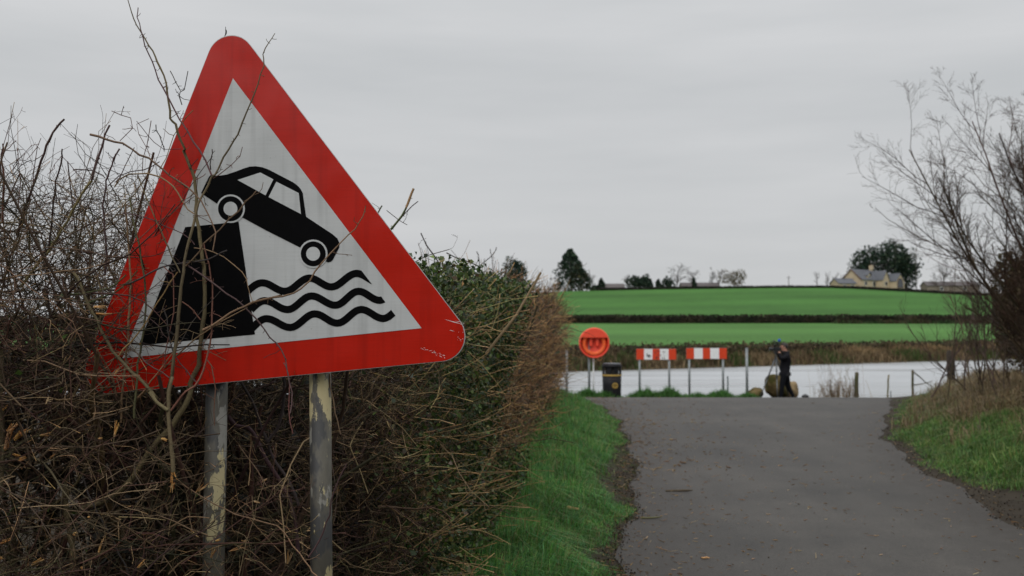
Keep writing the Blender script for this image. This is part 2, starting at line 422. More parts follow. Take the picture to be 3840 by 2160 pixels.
# generic bmesh builder ------------------------------------------------------
class MB:
    def __init__(self): self.bm = bmesh.new()
    def box(self, x0, x1, y0, y1, z0, z1, bev=0.0):
        r = bmesh.ops.create_cube(self.bm, size=1.0)
        for v in r['verts']:
            v.co = Vector((x0 + (v.co.x + .5) * (x1 - x0), y0 + (v.co.y + .5) * (y1 - y0), z0 + (v.co.z + .5) * (z1 - z0)))
        if bev > 0:
            es = list({e for v in r['verts'] for e in v.link_edges})
            bmesh.ops.bevel(self.bm, geom=es, offset=bev, segments=2, affect='EDGES')
        return self
    def cyl(self, a, b, r0, r1=None, n=12, caps=True):
        a, b = Vector(a), Vector(b); r1 = r0 if r1 is None else r1
        d = b - a
        q = d.to_track_quat('Z', 'Y').to_matrix().to_4x4()
        bmesh.ops.create_cone(self.bm, cap_ends=caps, segments=n, radius1=r0, radius2=max(r1, 1e-5), depth=d.length, matrix=Matrix.Translation((a + b) / 2) @ q)
        return self
    def poly(self, pts, thick=None):
        vs = [self.bm.verts.new(p) for p in pts]
        f = self.bm.faces.new(vs)
        if thick is not None:
            e = bmesh.ops.extrude_face_region(self.bm, geom=[f])
            bmesh.ops.translate(self.bm, verts=[g for g in e['geom'] if isinstance(g, bmesh.types.BMVert)], vec=thick)
        return self
    def lathe(self, prof, axis='Z', n=28, cen=(0, 0, 0)):
        rings = []
        for r, h in prof:
            ring = []
            for k in range(n):
                a = 2 * math.pi * k / n
                p = (r * math.cos(a), r * math.sin(a), h) if axis == 'Z' else (r * math.cos(a), h, r * math.sin(a))
                ring.append(self.bm.verts.new(Vector(p) + Vector(cen)))
            rings.append(ring)
        for i in range(len(rings) - 1):
            for k in range(n):
                self.bm.faces.new((rings[i][k], rings[i][(k + 1) % n], rings[i + 1][(k + 1) % n], rings[i + 1][k]))
        return self
    def ball(self, c, r, sub=2, sc=(1, 1, 1)):
        bmesh.ops.create_icosphere(self.bm, subdivisions=sub, radius=r, matrix=Matrix.Translation(c) @ Matrix.Diagonal((*sc, 1)))
        return self
    def tube(self, pts, r0, r1=None, n=8):
        r1 = r0 if r1 is None else r1
        pts = [Vector(p) for p in pts]; rings = []; ref = Vector((.3, .9, .2))
        for i, p in enumerate(pts):
            t = (pts[min(i + 1, len(pts) - 1)] - pts[max(i - 1, 0)]).normalized()
            u = t.cross(ref).normalized(); v = t.cross(u); r = r0 + (r1 - r0) * i / (len(pts) - 1)
            rings.append([self.bm.verts.new(p + (u * math.cos(2 * math.pi * k / n) + v * math.sin(2 * math.pi * k / n)) * r) for k in range(n)])
        for i in range(len(rings) - 1):
            for k in range(n):
                self.bm.faces.new((rings[i][k], rings[i][(k + 1) % n], rings[i + 1][(k + 1) % n], rings[i + 1][k]))
        self.bm.faces.new(rings[0][::-1]); self.bm.faces.new(rings[-1])
        return self
    def build(self, name, mat, parent=None, smooth_shade=False):
        bmesh.ops.recalc_face_normals(self.bm, faces=self.bm.faces)
        me = bpy.data.meshes.new(name); self.bm.to_mesh(me); self.bm.free()
        if smooth_shade:
            for p in me.polygons: p.use_smooth = True
        me.materials.append(mat)
        return link(name, me, parent)
SIGN = {"white":[[-99.0,626.8],[576.9,-251.1],[-489.6,-356.8]],"outer":[[-188.5,726.7],[-182.8,738.3],[-175.5,748.9],[-166.6,758.4],[-156.4,766.3],[-145.2,772.7],[-133.1,777.3],[-120.5,780.1],[-107.5,780.9],[-94.7,779.8],[-82.1,776.7],[-70.1,771.9],[-59.0,765.2],[-49.0,757.0],[-40.4,747.4],[709.4,-226.4],[716.5,-237.4],[721.9,-249.2],[725.5,-261.8],[727.1,-274.8],[726.7,-287.8],[724.4,-300.7],[720.2,-313.0],[714.1,-324.6],[706.3,-335.1],[697.1,-344.3],[686.5,-352.0],[674.9,-358.0],[662.6,-362.2],[649.7,-364.5],[-533.3,-481.7],[-545.9,-482.0],[-558.4,-480.5],[-570.5,-477.2],[-582.0,-472.2],[-592.6,-465.5],[-602.2,-457.4],[-610.5,-447.9],[-617.3,-437.3],[-622.5,-425.9],[-626.0,-413.8],[-627.6,-401.4],[-627.5,-388.8],[-625.5,-376.4],[-621.7,-364.4]],"quay":[[-265.9,103.3],[-72.4,120.1],[-9.1,-272.8],[-430.6,-311.4]],"waves":[[[-45.9,-113.1],[-40.6,-108.5],[-35.3,-103.9],[-29.8,-99.4],[-24.1,-95.2],[-18.3,-91.3],[-12.2,-87.8],[-5.8,-84.9],[0.8,-82.7],[7.7,-81.3],[15.1,-80.9],[25.2,-81.8],[35.2,-84.5],[44.7,-88.3],[53.6,-92.8],[62.0,-97.6],[69.9,-102.1],[77.3,-105.8],[84.1,-108.6],[90.4,-110.3],[95.9,-110.8],[101.7,-110.1],[107.9,-107.8],[115.1,-103.6],[123.0,-97.8],[131.4,-90.9],[140.3,-83.6],[149.8,-76.7],[160.0,-70.8],[171.1,-66.7],[182.7,-65.2],[193.2,-66.3],[203.0,-69.1],[212.2,-73.1],[220.7,-77.8],[228.8,-82.8],[236.3,-87.4],[243.3,-91.3],[249.7,-94.2],[255.4,-95.8],[260.4,-96.4],[266.4,-95.6],[272.9,-93.2],[280.2,-89.0],[288.3,-83.1],[296.9,-76.1],[305.9,-68.7],[315.5,-61.7],[325.9,-55.7],[337.2,-51.6],[348.9,-50.1],[359.3,-51.1],[366.6,-53.2],[403.6,-100.5],[397.6,-97.9],[389.2,-93.3],[381.2,-88.5],[373.7,-84.0],[366.8,-80.1],[360.4,-77.3],[354.7,-75.7],[349.7,-75.2],[343.7,-75.9],[337.2,-78.3],[329.9,-82.5],[321.9,-88.4],[313.3,-95.4],[304.3,-102.8],[294.6,-109.8],[284.3,-115.8],[273.0,-119.9],[261.2,-121.4],[250.7,-120.4],[241.0,-117.6],[231.9,-113.6],[223.3,-108.9],[215.3,-104.0],[207.7,-99.3],[200.7,-95.4],[194.3,-92.6],[188.5,-90.9],[183.5,-90.4],[177.8,-91.1],[171.5,-93.4],[164.4,-97.6],[156.5,-103.4],[148.1,-110.3],[139.2,-117.5],[129.8,-124.5],[119.5,-130.4],[108.4,-134.5],[96.7,-136.0],[86.0,-135.0],[76.0,-132.4],[66.6,-128.6],[57.6,-124.1],[49.2,-119.4],[41.3,-114.9],[33.9,-111.1],[27.1,-108.3],[20.8,-106.7],[14.6,-106.1],[11.6,-106.3],[8.1,-107.1],[4.3,-108.3],[0.3,-110.2],[-4.0,-112.6],[-8.5,-115.6],[-13.2,-119.2],[-18.1,-123.1],[-23.1,-127.4],[-28.2,-131.9]],[[-34.3,-178.7],[-29.3,-173.7],[-24.2,-168.7],[-18.9,-163.8],[-13.5,-159.2],[-7.9,-154.9],[-2.1,-151.1],[4.1,-147.9],[10.6,-145.4],[17.4,-143.8],[24.8,-143.3],[35.0,-144.3],[45.1,-147.0],[54.7,-151.0],[63.6,-155.7],[72.1,-160.6],[80.0,-165.3],[87.4,-169.2],[94.2,-172.0],[100.4,-173.7],[105.9,-174.3],[111.3,-173.6],[117.2,-171.2],[124.1,-166.9],[131.8,-161.0],[139.9,-153.9],[148.6,-146.4],[157.8,-139.2],[167.8,-133.1],[178.8,-128.8],[190.3,-127.3],[201.4,-128.3],[211.9,-131.1],[221.7,-135.2],[230.9,-140.1],[239.6,-145.3],[247.8,-150.1],[255.5,-154.2],[262.7,-157.2],[269.2,-159.0],[274.9,-159.6],[279.9,-158.9],[285.4,-156.6],[292.0,-152.2],[299.4,-146.2],[307.2,-139.0],[315.6,-131.4],[324.5,-124.1],[334.2,-117.9],[344.9,-113.5],[356.2,-111.9],[366.5,-112.9],[375.9,-115.8],[384.7,-119.9],[392.9,-124.7],[400.5,-129.6],[407.6,-134.3],[414.2,-138.2],[420.2,-141.0],[425.5,-142.6],[430.0,-143.1],[433.8,-142.6],[435.6,-141.8],[450.9,-162.3],[450.7,-162.5],[441.0,-166.6],[430.7,-168.1],[420.5,-167.0],[411.1,-164.2],[402.3,-160.1],[394.2,-155.3],[386.5,-150.4],[379.4,-145.7],[372.8,-141.8],[366.8,-139.0],[361.5,-137.4],[357.0,-136.8],[352.0,-137.5],[346.5,-139.9],[339.9,-144.2],[332.6,-150.2],[324.7,-157.4],[316.4,-165.0],[307.5,-172.3],[297.8,-178.5],[287.1,-183.0],[275.7,-184.6],[264.7,-183.6],[254.3,-180.8],[244.5,-176.7],[235.3,-171.8],[226.6,-166.7],[218.3,-161.9],[210.6,-157.8],[203.5,-154.7],[196.9,-152.9],[191.1,-152.3],[185.8,-153.0],[179.9,-155.4],[173.0,-159.7],[165.4,-165.7],[157.2,-172.7],[148.5,-180.2],[139.3,-187.4],[129.3,-193.5],[118.3,-197.8],[106.7,-199.4],[95.9,-198.4],[85.8,-195.7],[76.3,-191.8],[67.4,-187.1],[58.9,-182.1],[51.0,-177.5],[43.5,-173.6],[36.7,-170.7],[30.5,-169.0],[24.3,-168.5],[21.8,-168.7],[18.7,-169.4],[15.3,-170.7],[11.6,-172.7],[7.6,-175.3],[3.3,-178.6],[-1.1,-182.4],[-5.8,-186.8],[-10.5,-191.4],[-15.4,-196.3]],[[-29.8,-243.8],[-24.6,-238.3],[-19.3,-233.0],[-13.8,-227.7],[-8.2,-222.7],[-2.3,-218.1],[3.8,-214.0],[10.2,-210.6],[16.9,-207.9],[24.1,-206.2],[31.7,-205.6],[42.1,-206.6],[52.5,-209.2],[62.3,-213.1],[71.6,-217.7],[80.3,-222.6],[88.5,-227.2],[96.3,-231.0],[103.4,-233.9],[110.0,-235.6],[115.8,-236.2],[121.6,-235.4],[127.8,-233.0],[134.9,-228.7],[142.8,-222.7],[151.2,-215.7],[160.1,-208.2],[169.5,-201.0],[179.7,-195.0],[190.9,-190.7],[202.6,-189.2],[213.3,-190.2],[223.3,-193.0],[232.7,-197.2],[241.5,-202.1],[249.7,-207.2],[257.4,-212.0],[264.6,-216.1],[271.2,-219.0],[277.2,-220.7],[282.3,-221.3],[287.7,-220.6],[293.5,-218.2],[300.4,-213.9],[308.0,-208.0],[316.1,-200.9],[324.7,-193.5],[333.8,-186.4],[343.7,-180.3],[354.5,-176.0],[366.0,-174.4],[376.4,-175.4],[386.1,-178.2],[395.1,-182.2],[403.6,-187.0],[411.5,-191.9],[419.0,-196.6],[425.9,-200.5],[432.2,-203.3],[437.8,-205.0],[442.6,-205.5],[447.9,-204.7],[453.9,-202.0],[460.9,-197.1],[468.8,-190.2],[470.9,-188.1],[486.3,-208.2],[486.2,-208.3],[476.8,-216.5],[466.7,-223.5],[455.5,-228.5],[443.6,-230.4],[433.1,-229.4],[423.4,-226.6],[414.4,-222.6],[405.9,-217.9],[398.0,-212.9],[390.6,-208.3],[383.6,-204.4],[377.3,-201.5],[371.6,-199.9],[366.7,-199.3],[361.4,-200.0],[355.6,-202.4],[348.7,-206.7],[341.2,-212.6],[333.1,-219.7],[324.5,-227.1],[315.4,-234.2],[305.5,-240.4],[294.6,-244.7],[283.1,-246.2],[272.4,-245.2],[262.4,-242.4],[253.1,-238.3],[244.3,-233.4],[236.1,-228.3],[228.3,-223.5],[221.1,-219.4],[214.5,-216.5],[208.6,-214.8],[203.4,-214.2],[197.7,-214.9],[191.5,-217.3],[184.4,-221.6],[176.5,-227.6],[168.1,-234.7],[159.2,-242.2],[149.8,-249.3],[139.6,-255.4],[128.4,-259.7],[116.7,-261.2],[105.7,-260.3],[95.4,-257.7],[85.6,-253.8],[76.4,-249.2],[67.6,-244.4],[59.4,-239.8],[51.6,-235.9],[44.4,-233.0],[37.8,-231.3],[31.3,-230.8],[28.6,-231.0],[25.3,-231.8],[21.7,-233.2],[17.7,-235.4],[13.5,-238.3],[8.9,-241.8],[4.2,-246.0],[-0.6,-250.7],[-5.6,-255.7],[-10.7,-261.0]]],"car":[[-174.9,286.3],[-159.4,283.0],[-141.9,283.2],[-116.8,286.6],[-84.1,297.0],[-55.2,307.2],[-35.1,313.0],[-13.9,314.1],[10.7,310.3],[35.2,301.1],[121.8,255.8],[130.4,250.1],[141.9,240.6],[149.6,231.2],[157.0,217.4],[159.4,198.9],[169.5,135.1],[264.1,73.1],[280.6,59.2],[288.5,43.2],[287.6,27.1],[264.8,-16.4],[257.8,-22.2],[248.4,-24.0],[238.9,-19.8],[231.3,-12.8],[196.2,6.0],[149.2,28.2],[27.8,88.4],[-57.1,133.9],[-101.8,159.7],[-153.3,185.7],[-209.5,222.4],[-195.3,252.4],[-181.1,280.3]],"win":[[[-77.4,266.7],[4.6,291.6],[51.9,266.8],[24.0,211.2]],[[62.5,258.6],[142.8,217.6],[151.5,144.4],[35.2,205.1]]],"ring_rear":[[-49.5,165.4],[-50.7,154.2],[-54.4,143.7],[-60.4,134.3],[-68.5,126.5],[-78.2,120.6],[-89.0,117.0],[-100.5,115.9],[-112.0,117.3],[-123.0,121.1],[-132.8,127.2],[-141.1,135.2],[-147.4,144.8],[-151.4,155.4],[-152.8,166.6],[-151.6,177.8],[-147.9,188.3],[-141.9,197.8],[-133.8,205.6],[-124.0,211.5],[-113.2,215.0],[-101.7,216.1],[-90.2,214.7],[-79.2,210.9],[-69.4,204.8],[-61.1,196.7],[-54.9,187.2],[-50.9,176.5]],"tyre_rear":[[-56.0,165.4],[-57.0,155.7],[-60.2,146.5],[-65.5,138.2],[-72.5,131.4],[-81.0,126.3],[-90.5,123.1],[-100.6,122.1],[-110.6,123.4],[-120.2,126.7],[-128.9,132.0],[-136.1,139.0],[-141.6,147.4],[-145.1,156.7],[-146.3,166.5],[-145.3,176.3],[-142.1,185.5],[-136.8,193.8],[-129.7,200.6],[-121.2,205.8],[-111.6,208.9],[-101.6,209.9],[-91.5,208.6],[-81.9,205.3],[-73.3,199.9],[-66.1,192.9],[-60.6,184.5],[-57.2,175.2]],"hub_rear":[[-76.0,165.7],[-76.6,160.3],[-78.4,155.1],[-81.3,150.6],[-85.2,146.8],[-89.9,143.9],[-95.2,142.2],[-100.8,141.6],[-106.4,142.3],[-111.7,144.2],[-116.5,147.1],[-120.5,151.0],[-123.6,155.7],[-125.5,160.8],[-126.2,166.3],[-125.6,171.7],[-123.8,176.8],[-120.9,181.4],[-117.0,185.2],[-112.2,188.1],[-106.9,189.8],[-101.4,190.4],[-95.8,189.7],[-90.4,187.8],[-85.7,184.8],[-81.6,180.9],[-78.6,176.3],[-76.7,171.1]],"ring_front":[[247.1,5.3],[246.0,-5.7],[242.3,-16.1],[236.4,-25.4],[228.4,-33.2],[218.9,-39.0],[208.2,-42.6],[196.9,-43.8],[185.7,-42.5],[174.9,-38.8],[165.2,-32.8],[157.1,-24.9],[151.0,-15.5],[147.2,-5.0],[145.8,6.1],[147.0,17.1],[150.6,27.6],[156.6,36.9],[164.6,44.7],[174.2,50.5],[184.9,54.1],[196.1,55.3],[207.4,53.9],[218.2,50.2],[227.8,44.2],[235.9,36.3],[242.0,26.8],[245.8,16.3]],"tyre_front":[[240.8,5.4],[239.8,-4.2],[236.6,-13.4],[231.4,-21.5],[224.4,-28.3],[216.1,-33.4],[206.7,-36.6],[196.9,-37.6],[187.0,-36.4],[177.6,-33.2],[169.2,-28.0],[162.1,-21.1],[156.7,-12.8],[153.4,-3.6],[152.2,6.0],[153.2,15.7],[156.4,24.8],[161.6,33.0],[168.6,39.8],[177.0,44.9],[186.3,48.0],[196.2,49.0],[206.1,47.9],[215.5,44.6],[223.9,39.4],[231.0,32.4],[236.3,24.2],[239.6,15.0]],"hub_front":[[221.2,5.5],[220.6,0.2],[218.8,-4.9],[215.9,-9.4],[212.0,-13.2],[207.4,-16.0],[202.2,-17.8],[196.7,-18.4],[191.3,-17.7],[186.0,-15.9],[181.3,-13.0],[177.4,-9.2],[174.4,-4.6],[172.6,0.5],[171.9,5.9],[172.5,11.2],[174.3,16.3],[177.2,20.9],[181.0,24.6],[185.7,27.5],[190.9,29.2],[196.3,29.8],[201.8,29.1],[207.0,27.3],[211.7,24.4],[215.7,20.6],[218.6,16.0],[220.5,10.9]],"O":[-0.8823,3.46,1.8506],"U":[0.99499,-0.1,0.0],"N":[-0.1,-0.99499,0.0]}
